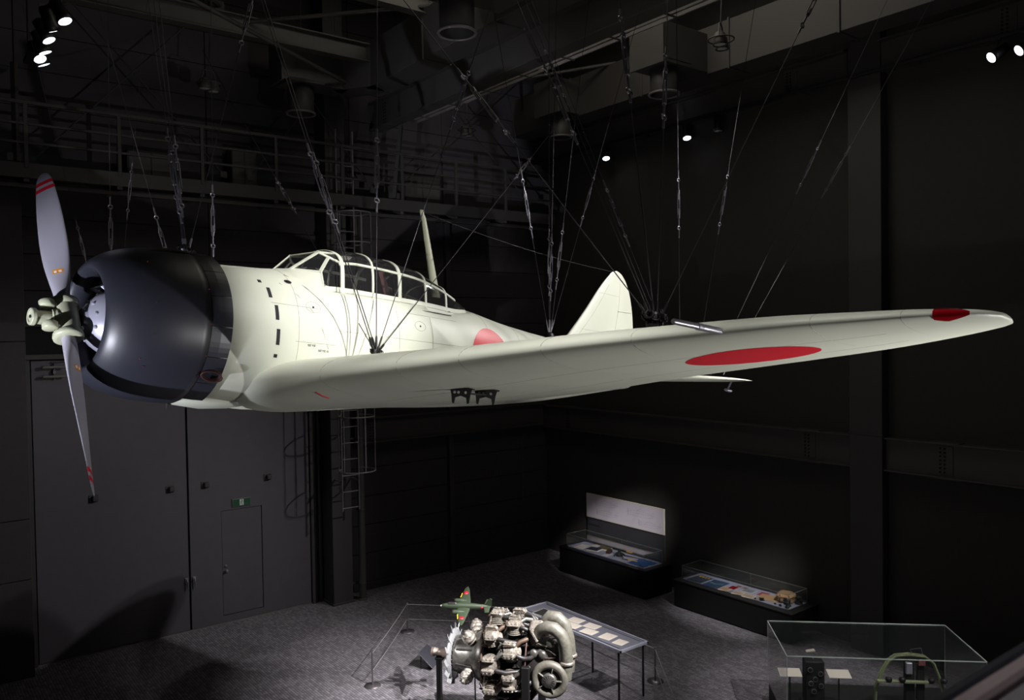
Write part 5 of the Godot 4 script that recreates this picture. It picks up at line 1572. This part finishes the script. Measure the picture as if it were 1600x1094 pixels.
	page(12.85, y, -10.17, 0.44, 0.36, 0.1, ImageTexture.create_from_image(mp), "blue sea map with pale land lying in the case", "", M.blue_cloth)
	page(12.74, y, -9.86, 0.24, 0.2, 0.15, text_tex(22, 64, 64, Color(0.66, 0.55, 0.42), Color(0.45, 0.35, 0.27), 5), "cream leaflet lying in front of the dark red booklet", "")
	sheet("booklet", "dark red booklet lying next to the sea map", "booklet", 12.90, y, -9.80, 0.16, 0.13, M.red_glass, 0.1, 0.012)
	for k in 2: page(13.06, y, -9.78 + 0.14 * k, 0.1, 0.1, 0.0, text_tex(25, 32, 32, Color(0.4, 0.27, 0.18), Color(0.25, 0.17, 0.12), 3), "small brown photograph card lying at the back of the map case", "brown cards at the back of the map case", M.paper_warm)
	for k in 2: page(12.72, y, -9.55 + 0.24 * k, 0.2, 0.22, 0.25, text_tex(23, 64, 64, Color(0.72, 0.64, 0.55), Color(0.5, 0.44, 0.38), 5), "pair of cream handwritten letters lying along the front of the case", "cream letters along the front of the map case")
	page(12.98, y, -9.50, 0.22, 0.26, 0.1, text_tex(24, 64, 64, Color(0.5, 0.52, 0.55), Color(0.1, 0.1, 0.12), 10), "white card printed in black lying in the middle of the map case", "")
	sheet("pink_booklet", "deep pink booklet lying by the middle glass edge", "booklet", 13.02, y, -9.20, 0.2, 0.17, M.paper_pink, 0.1, 0.006)
	sheet("tan_sheet", "large tan folded paper sheet lying beside the canvas bag", "paper", 12.92, y, -8.98, 0.34, 0.42, M.paper_warm, 0.3, 0.008)
	var bg := thing("canvas_bag", "tan canvas bag with a rounded flap standing among black parts", "bag", Vector3(12.98, y, -8.68), Basis(Vector3.UP, 0.3))
	obj(Geo.new().box(Vector3(0, 0.09, 0), Vector3(0.26, 0.18, 0.3), Basis.IDENTITY, 0.04), "body", M.paper_warm, bg)
	obj(Geo.new().box(Vector3(-0.02, 0.13, 0), Vector3(0.25, 0.11, 0.31), Basis(Vector3(0, 0, 1), 0.1), 0.05), "flap", M.paper_warm, bg)
	for s in [-0.08, 0.08]: obj(Geo.new().box(Vector3(-0.135, 0.09, s), Vector3(0.012, 0.12, 0.02)), "strap", M.wood, bg)
	for e in [[12.72, -9.02, 0.05, 0.04], [12.68, -9.14, 0.02, 0.02], [12.72, -8.74, 0.025, 0.02], [12.70, -8.62, 0.03, 0.03], [12.80, -8.52, 0.05, 0.11], [12.70, -8.48, 0.04, 0.10], [12.86, -8.62, 0.04, 0.12], [13.05, -8.47, 0.07, 0.13]]:
		var o := thing("machine_part", "small black machined aircraft part standing near the canvas bag", "machine part", Vector3(e[0], y, e[1]), Basis(Vector3.UP, e[0] * 9.0), "black parts in the map case")
		obj(Geo.new().lathe([[e[2], 0.0], [e[2], e[3] * 0.2], [e[2] * 0.6, e[3] * 0.3], [e[2] * 0.55, e[3] * 0.7], [e[2] * 0.8, e[3] * 0.8], [e[2] * 0.7, e[3]], [0.0, e[3]]], 14), "body", M.rubber, o)
		obj(Geo.new().tube([Vector3(0, e[3] * 0.55, 0), Vector3(e[2] * 1.3, e[3] * 0.6, 0)], e[2] * 0.25, 8), "lug", M.rubber, o)

func floor_exhibits() -> void:
	# table of documents
	var t := thing("document_table", "long grey table on thin legs with papers laid out under its rim", "table", Vector3(8.78, 0, -9.67))
	obj(Geo.new().box(Vector3(0, 0.83, 0), Vector3(0.59, 0.03, 2.38), Basis.IDENTITY, 0.006), "table_top", M.table_top, t)
	for s in [-1.0, 1.0]:
		obj(Geo.new().box(Vector3(s * 0.285, 0.84, 0), Vector3(0.03, 0.045, 2.4), Basis.IDENTITY, 0.005), "rim", M.table_edge, t)
		obj(Geo.new().box(Vector3(0, 0.84, s * 1.185), Vector3(0.6, 0.045, 0.03), Basis.IDENTITY, 0.005), "rim", M.table_edge, t)
		obj(Geo.new().box(Vector3(s * 0.225, 0.847, 0), Vector3(0.012, 0.004, 2.2)), "inlay_line", M.table_leg, t)
		for z in [-1.12, 0.0, 1.12]:
			obj(Geo.new().tube([Vector3(s * 0.26, 0.0, z), Vector3(s * 0.26, 0.82, z)], 0.017, 8), "leg", M.table_leg, t)
	var y := 0.8455
	var doc := [[8.70, -10.45, 0.30, 0.34, "dark photograph with a white border lying at the far end of the table", 31], [8.86, -9.86, 0.2, 0.26, "printed letter lying beside its pair in the middle of the table", 32], [8.66, -9.72, 0.2, 0.26, "printed letter lying beside its pair in the middle of the table", 33], [8.88, -9.50, 0.2, 0.26, "printed letter lying beside its pair in the middle of the table", 34], [8.68, -9.36, 0.2, 0.26, "printed letter lying beside its pair in the middle of the table", 35], [8.76, -9.02, 0.24, 0.22, "typed page with a heavy black heading lying on the table", 36], [8.74, -8.73, 0.2, 0.19, "crumpled pale page at the near end of the table past the typed page", 37]]
	for e in doc:
		var dark: bool = e[5] == 31
		page(e[0], y, e[1], e[2], e[3], 0.15, text_tex(e[5], 96, 96, Color(0.12, 0.11, 0.11) if dark else Color(0.8, 0.76, 0.72), Color(0.3, 0.3, 0.3) if dark else Color(0.6, 0.57, 0.54), 8), e[4], "paired letters on the table" if e[5] in [32, 33, 34, 35] else "")
	# low barrier round the engine
	var posts := [Vector3(6.01, 0, -11.53), Vector3(7.63, 0, -13.21), Vector3(9.75, 0, -11.2), Vector3(9.57, 0, -8.79), Vector3(8.3, 0, -7.2)]
	for i in posts.size():
		var p := thing("barrier_post", "slim metal barrier post on a round foot beside the engine exhibit", "post", posts[i], Basis.IDENTITY, "barrier posts round the engine")
		obj(Geo.new().lathe([[0.13, 0.0], [0.13, 0.012], [0.03, 0.022], [0.0, 0.022]], 24), "foot", M.post, p)
		obj(Geo.new().tube([Vector3(0, 0.02, 0), Vector3(0, 0.53, 0)], 0.013, 10), "shaft", M.post, p)
		obj(Geo.new().lathe([[0.0, 0.545], [0.014, 0.542], [0.016, 0.525], [0.012, 0.51]], 10), "cap", M.post, p)
		if i > 0:
			for h in [0.52, 0.24]:
				var a: Vector3 = posts[i - 1]; var b: Vector3 = posts[i]
				var pts := []
				for k in 9: pts.append((a - b) * (k / 8.0) + Vector3(0, h - 0.02 * sin(PI * k / 8.0), 0))
				obj(Geo.new().tube(pts, 0.0065, 6), "cord", M.cord, p)
	# slanted caption panel on the floor
	var s := thing("caption_stand", "dark slanted caption panel standing on the floor by the engine shaft", "caption panel", Vector3(7.12, 0, -11.6), Basis(Vector3.UP, 0.65))
	obj(Geo.new().box(Vector3(0, 0.17, 0), Vector3(0.42, 0.012, 0.34), Basis(Vector3(1, 0, 0), 0.75), 0.003), "panel", M.sign_panel, s)
	for x in [-0.15, 0.15]: obj(Geo.new().tube([Vector3(x, 0, -0.1), Vector3(x, 0.26, -0.1)], 0.008, 6), "leg", M.rubber, s)
	# model airplane on its rod
	model_airplane()
	# rotated glass case with cockpit fittings
	var gb := Basis(Vector3(0.715, 0, 0.699), Vector3.UP, Vector3(-0.699, 0, 0.715))
	var g := thing("glass_case", "tall clear glass case with bright edges over cockpit fittings", "display case", Vector3(10.81, 0, -5.91), gb)
	obj(Geo.new().box(Vector3(0, 0.14, 0), Vector3(2.5, 0.28, 1.31), Basis.IDENTITY, 0.006), "plinth", M.plinth, g)
	glass_box(g, Vector3(0, 0.74, 0), Vector3(2.52, 0.92, 1.33), false)
	var k := thing("instrument_box", "black cockpit instrument block with dials and a lever, between pale cards", "instrument", Vector3(10.2, 0.28, -6.4), gb)
	obj(Geo.new().box(Vector3(0, 0.36, 0), Vector3(0.26, 0.6, 0.2), Basis.IDENTITY, 0.015), "body", M.rubber, k)
	obj(Geo.new().box(Vector3(0, 0.03, 0), Vector3(0.34, 0.06, 0.28), Basis.IDENTITY, 0.01), "foot", M.rubber, k)
	for e in [[-0.07, 0.55], [0.07, 0.5], [-0.06, 0.36], [0.075, 0.33], [0.0, 0.42], [-0.02, 0.25]]:
		obj(Geo.new().lathe([[0.035, 0.0], [0.035, 0.02], [0.028, 0.024], [0.0, 0.022]], 16, Transform3D(Basis(Vector3(1, 0, 0), PI / 2), Vector3(e[0], e[1], 0.1))), "dial", M.engine_dark, k)
		obj(Geo.new().ring(Vector3(e[0], e[1], 0.122), Vector3(0, 0, 1), 0.032, 0.004, 18, 5), "bezel", M.steel, k)
	obj(Geo.new().tube([Vector3(0.02, 0.62, 0.0), Vector3(-0.06, 0.78, 0.02)], 0.008, 6), "lever", M.steel, k)
	obj(Geo.new().box(Vector3(-0.04, 0.775, 0.0), Vector3(0.12, 0.02, 0.07), Basis(Vector3(0, 0, 1), 0.2), 0.004), "sight_glass", M.paper, k)
	for e in [[-0.33, "blank pale card on a peg on one side of the instrument block"], [0.33, "blank pale card on a peg on the other side of the instrument block"]]:
		var cd := thing("caption_card", "blank pale caption card lying raised beside the black instrument block", "card", Vector3(10.2, 0.28, -6.4) + gb * Vector3(e[0], 0, 0.05), gb, "cards beside the instrument block")
		obj(Geo.new().box(Vector3(0, 0.48, 0), Vector3(0.3, 0.008, 0.2), Basis(Vector3(1, 0, 0), 0.2), 0.002), "card", M.paper, cd)
		obj(Geo.new().tube([Vector3(0, 0, 0), Vector3(0, 0.475, 0)], 0.01, 8), "peg", M.rubber, cd)
	var yk := thing("control_yoke", "olive green tubular control frame with black fittings and a red tag", "control frame", Vector3(11.1, 0.28, -5.5), gb)
	for dz in [-0.03, 0.03]:
		var pts := []
		for e in [[-0.46, 0.0], [-0.44, 0.3], [-0.36, 0.52], [-0.27, 0.68], [-0.18, 0.75], [0.0, 0.77], [0.2, 0.75], [0.32, 0.66], [0.4, 0.45], [0.46, 0.2], [0.48, 0.0]]: pts.append(Vector3(e[0], e[1], dz))
		obj(Geo.new().tube(pts, 0.015, 10), "tube", M.olive_tube, yk)
	obj(Geo.new().box(Vector3(0.0, 0.34, 0), Vector3(0.12, 0.68, 0.1), Basis.IDENTITY, 0.01), "column", M.rubber, yk)
	obj(Geo.new().box(Vector3(0.14, 0.4, 0.02), Vector3(0.1, 0.5, 0.08), Basis.IDENTITY, 0.01), "column", M.engine_dark, yk)
	obj(Geo.new().box(Vector3(0.14, 0.69, 0.08), Vector3(0.09, 0.08, 0.03), Basis.IDENTITY, 0.004), "red_tag", M.leather, yk)
	for x in [-0.3, -0.12, 0.26, 0.42]: obj(Geo.new().lathe([[0.0, 0.04], [0.04, 0.03], [0.045, 0.0], [0.03, -0.03], [0.0, -0.035]], 14, Transform3D(Basis.IDENTITY, Vector3(x, 0.45, 0.1))), "knob", M.engine_dark, yk)
	obj(Geo.new().box(Vector3(-0.1, 0.42, 0.08), Vector3(0.7, 0.03, 0.06), Basis.IDENTITY, 0.004), "bar", M.olive_tube, yk)
	obj(Geo.new().box(Vector3(-0.02, 0.6, 0.05), Vector3(0.08, 0.16, 0.06), Basis.IDENTITY, 0.006), "bracket", M.silver, yk)
	obj(Geo.new().tube([Vector3(0.05, 0.75, 0), Vector3(0.02, 0.84, 0), Vector3(0.16, 0.86, 0), Vector3(0.18, 0.78, 0)], 0.006, 6), "clip", M.steel, yk)

func model_airplane() -> void:
	# nose towards local -Z
	var b := Basis.looking_at(Vector3(-0.75, 0.02, -0.66), Vector3.UP) * Basis(Vector3(0, 0, 1), 0.32)
	var t := thing("model_airplane", "small dark green twin-engined model airplane with red roundels on a rod", "model airplane", Vector3(6.62, 1.60, -9.76), b)
	var rows := []
	for e in [[-0.36, 0.012], [-0.34, 0.03], [-0.28, 0.043], [-0.1, 0.05], [0.1, 0.045], [0.3, 0.028], [0.37, 0.012]]:
		var row := []
		for k in 16: row.append(Vector3(e[1] * sin(TAU * k / 16), e[1] * 1.1 * cos(TAU * k / 16), e[0]))
		rows.append(row)
	obj(Geo.new().loft(rows, true, true, true), "fuselage", M.model_green, t)
	obj(Geo.new().lathe([[0.0, 0.02], [0.014, 0.012], [0.018, 0.0]], 12, Transform3D(y_to(Vector3(0, 0, -1)), Vector3(0, 0, -0.355))), "nose_glass", M.paper, t)
	for s in [-1.0, 1.0]:
		var w := []
		for e in [[0.0, -0.13, 0.07, 0.02], [0.15, -0.115, 0.055, 0.016], [0.40, -0.06, 0.01, 0.007], [0.445, -0.03, -0.01, 0.003]]:
			var row := []
			for k in 12:
				var q := TAU * k / 12
				row.append(Vector3(s * e[0], -0.01 + 0.06 * e[0] + e[3] * sin(q), (e[1] + e[2]) / 2 + (e[2] - e[1]) / 2 * cos(q)))
			w.append(row)
		obj(Geo.new().loft(w, true, true, true), "wing", M.model_green, t)
		obj(Geo.new().lathe([[0.036, 0.0], [0.036, 0.0015], [0.0, 0.0016]], 20, Transform3D(Basis(Vector3(0, 0, 1), s * 0.08), Vector3(s * 0.29, 0.0215, -0.03))), "roundel", M.red, t)
		obj(Geo.new().box(Vector3(s * 0.25, 0.006, -0.088), Vector3(0.1, 0.008, 0.018), Basis(Vector3.UP, -s * 0.16)), "yellow_strip", M.yellow, t)
		obj(Geo.new().lathe([[0.02, -0.12], [0.034, -0.05], [0.036, 0.03], [0.028, 0.06], [0.0, 0.062]], 16, Transform3D(y_to(Vector3(0, 0, -1)), Vector3(s * 0.13, -0.005, -0.12))), "engine_nacelle", M.model_green, t)
		obj(Geo.new().box(Vector3(s * 0.13, -0.005, -0.186), Vector3(0.006, 0.15, 0.004), Basis(Vector3(0, 0, 1), 0.4)), "propeller", M.wood, t)
		var tp := []
		for e in [[0.0, 0.25, 0.36, 0.008], [0.15, 0.29, 0.35, 0.004]]:
			var row := []
			for k in 8: row.append(Vector3(s * e[0], 0.015 + e[3] * sin(TAU * k / 8), (e[1] + e[2]) / 2 + (e[2] - e[1]) / 2 * cos(TAU * k / 8)))
			tp.append(row)
		obj(Geo.new().loft(tp, true, true, true), "tailplane", M.model_green, t)
		obj(Geo.new().lathe([[0.022, 0.0], [0.022, 0.0015], [0.0, 0.0016]], 16, Transform3D(Basis(Vector3(0, 0, 1), -s * PI / 2), Vector3(s * 0.0315, 0, 0.24))), "roundel", M.red, t)
	obj(Geo.new().slab([Vector2(-0.27, 0.02), Vector2(-0.38, 0.02), Vector2(-0.385, 0.13), Vector2(-0.36, 0.15), Vector2(-0.335, 0.13)], 0.01, Transform3D(Basis(Vector3.UP, PI / 2), Vector3.ZERO)), "fin", M.model_green, t)
	obj(Geo.new().box(Vector3(0, 0.05, -0.2), Vector3(0.045, 0.03, 0.13), Basis.IDENTITY, 0.012), "cockpit", M.engine_dark, t)
	var ib := b.inverse()
	obj(Geo.new().tube([ib * Vector3(0, -0.03, 0), ib * Vector3(0.14, -0.62, 0.0), ib * Vector3(0.14, -1.58, 0.0)], 0.011, 8), "support_rod", M.engine_dark, t)
	obj(Geo.new().lathe([[0.14, 0.0], [0.14, 0.02], [0.02, 0.03]], 20, Transform3D(ib, ib * Vector3(0.14, -1.6, 0))), "base", M.engine_dark, t)

func radial_engine() -> void:
	# axis from the shaft end (local z = 0) to the rear; camera side is local -X
	var zdir := Vector3(0.64, 0, 0.768).normalized()
	var b := Basis(Vector3.UP.cross(zdir), Vector3.UP, zdir)
	var e := thing("radial_engine", "large two-row radial aircraft engine with ducts, shown on a black stand", "engine", Vector3(5.88, 1.2, -9.52), b)
	var ax := Transform3D(Basis(Vector3(1, 0, 0), Vector3(0, 0, 1), Vector3(0, -1, 0)), Vector3.ZERO)      # lathe height -> +z
	var sh := obj(Geo.new().lathe([[0.03, 0.0], [0.058, 0.0], [0.058, 0.05], [0.05, 0.055], [0.05, 0.15], [0.066, 0.16], [0.068, 0.28], [0.08, 0.30]], 24, ax), "propeller_shaft", M.shaft_metal, e)
	obj(Geo.new().ring(Vector3(0, 0, 0.03), Vector3(0, 0, 1), 0.058, 0.006, 24, 6), "thread", M.engine_brown, sh)
	# cooling fan: ring of broad vanes
	var fan := obj(Geo.new().lathe([[0.10, 0.29], [0.2, 0.285], [0.33, 0.30], [0.335, 0.33], [0.2, 0.345], [0.1, 0.35]], 40, ax), "fan_disc", M.fan_white, e)
	for k in 14:
		var q := TAU * k / 14
		var o := Vector3(cos(q), sin(q), 0)
		var bb := Basis(o.cross(Vector3(0, 0, 1)), o, Vector3(0, 0, 1)) * Basis(Vector3(0, 1, 0), 0.45)
		obj(Geo.new().box(o * 0.355 + Vector3(0, 0, 0.315), Vector3(0.09, 0.09, 0.008), bb, 0.002), "vane", M.fan_white, fan)
	# reduction housing with bolt ring
	var rh := obj(Geo.new().lathe([[0.2, 0.35], [0.235, 0.36], [0.24, 0.38], [0.245, 0.40], [0.25, 0.52], [0.27, 0.62], [0.33, 0.70], [0.34, 0.76], [0.34, 0.80]], 40, ax), "reduction_housing", M.engine_grey, e)
	for k in 24:
		var q := TAU * k / 24
		obj(Geo.new().lathe([[0.012, 0.0], [0.012, 0.022], [0.0, 0.024]], 6, Transform3D(Basis(Vector3(1, 0, 0), Vector3(0, 0, -1), Vector3(0, 1, 0)), Vector3(0.225 * cos(q), 0.225 * sin(q), 0.36)), false), "bolt", M.engine_grey, rh)
	for k in 8:
		var q := TAU * k / 8 + 0.2
		var o := Vector3(cos(q), sin(q), 0)
		obj(Geo.new().tube([o * 0.245 + Vector3(0, 0, 0.41), o * 0.262 + Vector3(0, 0, 0.52), o * 0.29 + Vector3(0, 0, 0.64)], 0.014, 6), "rib", M.engine_dark, rh)
	# distributor heads standing on the housing
	for q in [2.15, 0.95, 3.6]:
		var o := Vector3(cos(q), sin(q), 0)
		var dist := obj(Geo.new().lathe([[0.06, 0.0], [0.065, 0.05], [0.08, 0.055], [0.08, 0.075], [0.068, 0.08], [0.068, 0.1], [0.09, 0.105], [0.092, 0.15], [0.078, 0.155], [0.078, 0.175], [0.06, 0.205], [0.03, 0.215], [0.03, 0.235], [0.0, 0.236]], 22, Transform3D(y_to((o + Vector3(0, 0, -0.25)).normalized()), o * 0.25 + Vector3(0, 0, 0.62))), "distributor", M.engine_bright, e)
		for k in 8:
			var r := TAU * k / 8
			var c0 := o * 0.42 + Vector3(0, 0, 0.58)
			obj(Geo.new().lathe([[0.013, 0.0], [0.013, 0.03], [0.0, 0.032]], 8, Transform3D(y_to(o), c0 + (o.cross(Vector3(0, 0, 1)) * cos(r) + Vector3(0, 0, 1) * sin(r)) * 0.06)), "lead_socket", M.engine_grey, dist)
	# crankcase and manifold ring
	obj(Geo.new().lathe([[0.34, 0.78], [0.36, 0.82], [0.3, 0.86], [0.3, 1.34], [0.36, 1.38], [0.4, 1.42], [0.4, 1.62], [0.33, 1.72], [0.2, 1.78], [0.0, 1.79]], 36, ax), "crankcase", M.engine_dark, e)
	obj(Geo.new().ring(Vector3(0, 0, 0.80), Vector3(0, 0, 1), 0.40, 0.018, 48, 8), "ignition_ring", M.engine_brown, e)
	obj(Geo.new().ring(Vector3(0, 0, 1.41), Vector3(0, 0, 1), 0.5, 0.012, 48, 8), "mount_ring", M.exhaust, e)
	# cylinders: two staggered rows of nine
	for row in 2:
		for k in 9:
			var q := TAU * (k + 0.5 * row) / 9 + PI / 2
			var o := Vector3(cos(q), sin(q), 0)
			var zc := 0.95 + 0.27 * row
			var x := Transform3D(Basis(Vector3(0, 0, 1).cross(o) * -1.0, o, Vector3(0, 0, 1)), Vector3(0, 0, zc))
			var cyl := part("cylinder", e, x.origin, x.basis)
			var pr := [[0.09, 0.28]]
			for i in 9:
				var h := 0.32 + 0.018 * i
				pr.append_array([[0.085, h], [0.108, h + 0.003], [0.108, h + 0.008], [0.085, h + 0.011]])
			obj(Geo.new().lathe(pr, 18, Transform3D.IDENTITY, false), "barrel", M.engine_dark, cyl)
			var hp := [[0.1, 0.46]]
			for i in 6:
				var h := 0.47 + 0.021 * i
				hp.append_array([[0.10 - 0.007 * i, h], [0.132 - 0.009 * i, h + 0.003], [0.132 - 0.009 * i, h + 0.008], [0.10 - 0.007 * i, h + 0.012]])
			hp.append([0.0, 0.60])
			obj(Geo.new().lathe(hp, 18, Transform3D.IDENTITY, false), "head", M.engine_bright, cyl)
			for s in [-1.0, 1.0]:
				var rb := Basis(Vector3(0, 0, 1), -s * 0.5)
				var rg := Geo.new().box(Vector3(s * 0.07, 0.60, -0.01), Vector3(0.052, 0.05, 0.17), rb, 0.012)
				rg.box(Vector3(s * 0.07, 0.60, -0.01) + rb * Vector3(0, 0.028, 0), Vector3(0.064, 0.01, 0.13), rb, 0.003)
				for bz in [-0.055, -0.01, 0.045]: rg.lathe([[0.009, 0.0], [0.009, 0.012], [0.0, 0.013]], 6, Transform3D(rb, Vector3(s * 0.07, 0.60, bz) + rb * Vector3(0, 0.033, 0)), false)
				obj(rg, "rocker_box", M.engine_bright, cyl)
				obj(Geo.new().tube([Vector3(s * 0.085, 0.58, -0.08), Vector3(s * 0.05, 0.32, -0.12 if row == 0 else -0.2)], 0.014, 8), "pushrod_tube", M.engine_bright, cyl)
			obj(Geo.new().tube([Vector3(0.04, 0.54, -0.12), Vector3(0.05, 0.48, -0.16), Vector3(0.0, 0.40, -0.16)], 0.006, 6), "ignition_lead", M.engine_brown, cyl)
			obj(Geo.new().lathe([[0.012, 0.0], [0.016, 0.02], [0.01, 0.05], [0.0, 0.052]], 8, Transform3D(Basis(Vector3(1, 0, 0), -PI / 2), Vector3(0.03, 0.54, -0.1))), "spark_plug", M.engine_brown, cyl)
			obj(Geo.new().tube([Vector3(-0.06, 0.56, 0.09), Vector3(-0.08, 0.55, 0.17 + 0.05 * (1 - row)), Vector3(-0.06, 0.46, 0.24 + 0.2 * (1 - row)), Vector3(-0.02, 0.40, 0.28 + 0.22 * (1 - row))], 0.03, 10), "intake_pipe", M.engine_dark, cyl)
			obj(Geo.new().tube([Vector3(0.07, 0.54, 0.07), Vector3(0.12, 0.55, 0.12), Vector3(0.17, 0.5, 0.2)], [0.028, 0.03, 0.032], 10), "exhaust_port", M.engine_brown if k % 2 else M.engine_grey, cyl)
	# rear: accessory case, side blower volute with vaned inlet, two big elbow ducts
	obj(Geo.new().box(Vector3(0, 0.12, 1.66), Vector3(0.5, 0.5, 0.3), Basis.IDENTITY, 0.05), "accessory_case", M.engine_dark, e)
	obj(Geo.new().box(Vector3(-0.18, 0.4, 1.56), Vector3(0.26, 0.26, 0.24), Basis.IDENTITY, 0.03), "carburettor", M.engine_grey, e)
	obj(Geo.new().box(Vector3(-0.24, 0.52, 1.52), Vector3(0.2, 0.1, 0.16), Basis(Vector3(0, 0, 1), 0.4), 0.02), "throttle_body", M.engine_bright, e)
	var vc := Vector3(-0.42, -0.08, 1.72)
	var vol := obj(Geo.new().ring(vc, Vector3(1, 0, 0), 0.19, 0.054, 40, 14), "blower_volute", M.engine_olive, e)
	obj(Geo.new().lathe([[0.17, -0.05], [0.17, 0.0], [0.1, 0.02], [0.0, 0.02]], 28, Transform3D(Basis(Vector3(0, 0, 1), PI / 2), vc)), "inlet_well", M.engine_black, vol)
	obj(Geo.new().lathe([[0.095, 0.0], [0.095, 0.05], [0.08, 0.062], [0.0, 0.066]], 28, Transform3D(Basis(Vector3(0, 0, 1), PI / 2), vc + Vector3(-0.01, 0, 0))), "inlet_hub", M.engine_grey, vol)
	for k in 5:
		var q := TAU * k / 5 + 0.3
		obj(Geo.new().box(vc + Vector3(-0.045, cos(q) * 0.12, sin(q) * 0.12), Vector3(0.03, 0.09, 0.012), Basis(Vector3(1, 0, 0), q), 0.003), "inlet_strut", M.engine_olive, vol)
	for k in 14:
		var q := TAU * k / 14
		obj(Geo.new().box(vc + Vector3(-0.074, cos(q) * 0.055, sin(q) * 0.055), Vector3(0.006, 0.045, 0.005), Basis(Vector3(1, 0, 0), q)), "hub_vane", M.engine_dark, vol)
	for s in [[-0.36, 0.0], [-0.1, 0.05]]:
		var X: float = s[0]
		var pts := [Vector3(X + 0.04, 0.44, 1.56), Vector3(X + 0.02, 0.53, 1.60), Vector3(X, 0.575 + s[1], 1.68), Vector3(X, 0.56 + s[1], 1.78), Vector3(X, 0.48 + s[1], 1.87), Vector3(X, 0.35, 1.92), Vector3(X, 0.18, 1.94), Vector3(X, -0.08, 1.92)]
		obj(Geo.new().tube(pts, [0.06, 0.075, 0.082, 0.085, 0.085, 0.082, 0.078, 0.075], 18), "elbow_duct", M.engine_olive, e)
		obj(Geo.new().lathe([[0.085, -0.02], [0.095, -0.012], [0.095, 0.012], [0.085, 0.02]], 20, Transform3D(Basis.IDENTITY, Vector3(X, 0.13, 1.94))), "duct_clamp", M.engine_bright, e)
		obj(Geo.new().box(Vector3(X + 0.03, 0.45, 1.52), Vector3(0.15, 0.16, 0.03), Basis(Vector3(1, 0, 0), -0.5), 0.006), "duct_flange", M.engine_bright, e)
	for k in 10:
		rng.seed = 300 + k
		var p0 := Vector3(-0.3 + 0.1 * rng.randf(), rng.randf_range(-0.1, 0.5), 1.46 + 0.02 * k)
		var p2 := p0 + Vector3(-0.05, rng.randf_range(-0.25, 0.1), rng.randf_range(0.05, 0.25))
		obj(Geo.new().tube([p0, (p0 + p2) / 2 + Vector3(-0.07, 0.05, 0), p2], 0.009, 6), "oil_line", M.engine_bright if k % 2 else M.engine_brown, e)
	for k in 8:
		rng.seed = 400 + k
		var q := 1.6 + 2.0 * rng.randf()
		var p0 := Vector3(cos(q) * 0.36, sin(q) * 0.36, 0.78)
		var p2 := Vector3(cos(q + 0.2) * 0.5, sin(q + 0.2) * 0.5, 0.88 + 0.3 * rng.randf())
		obj(Geo.new().tube([p0, (p0 + p2) / 2 + Vector3(0, 0, -0.05), p2], 0.007, 6), "ignition_harness", M.engine_brown, e)
	for e2 in [[-0.34, 0.22, 1.50], [-0.36, 0.22, 1.62], [-0.32, 0.36, 1.72], [-0.28, 0.1, 1.5]]:
		obj(Geo.new().lathe([[0.05, 0.0], [0.055, 0.03], [0.05, 0.05], [0.025, 0.06], [0.0, 0.06]], 16, Transform3D(Basis(Vector3(0, 0, 1), PI / 2), Vector3(e2[0], e2[1], e2[2]))), "gear_cover", M.engine_grey, e)
	# stand
	var st := thing("engine_stand", "black steel cradle carrying the radial engine", "stand", Vector3(5.88, 0, -9.52), b)
	obj(Geo.new().box(Vector3(0, 0.56, 0.10), Vector3(0.1, 1.1, 0.06), Basis.IDENTITY, 0.008), "front_upright", M.engine_black, st)
	obj(Geo.new().box(Vector3(0, 1.125, 0.12), Vector3(0.14, 0.03, 0.12), Basis.IDENTITY, 0.006), "saddle", M.engine_black, st)
	for s in [-1.0, 1.0]:
		obj(Geo.new().box(Vector3(s * 0.56, 0.66, 1.43), Vector3(0.08, 1.32, 0.10), Basis.IDENTITY, 0.008), "rear_upright", M.engine_black, st)
		obj(Geo.new().box(Vector3(s * 0.5, 0.1, 0.75), Vector3(0.1, 0.1, 2.0), Basis.IDENTITY, 0.008), "base_rail", M.engine_black, st)
	for z in [-0.1, 0.12, 1.43, 1.7]:
		obj(Geo.new().box(Vector3(0, 0.06, z), Vector3(1.1, 0.1, 0.1), Basis.IDENTITY, 0.008), "cross_member", M.engine_black, st)

func _ready() -> void:
	camera_and_light()
	materials()
	lamps()
	hall()
	airplane()
	cables()
	wall_exhibits()
	floor_exhibits()
	radial_engine()
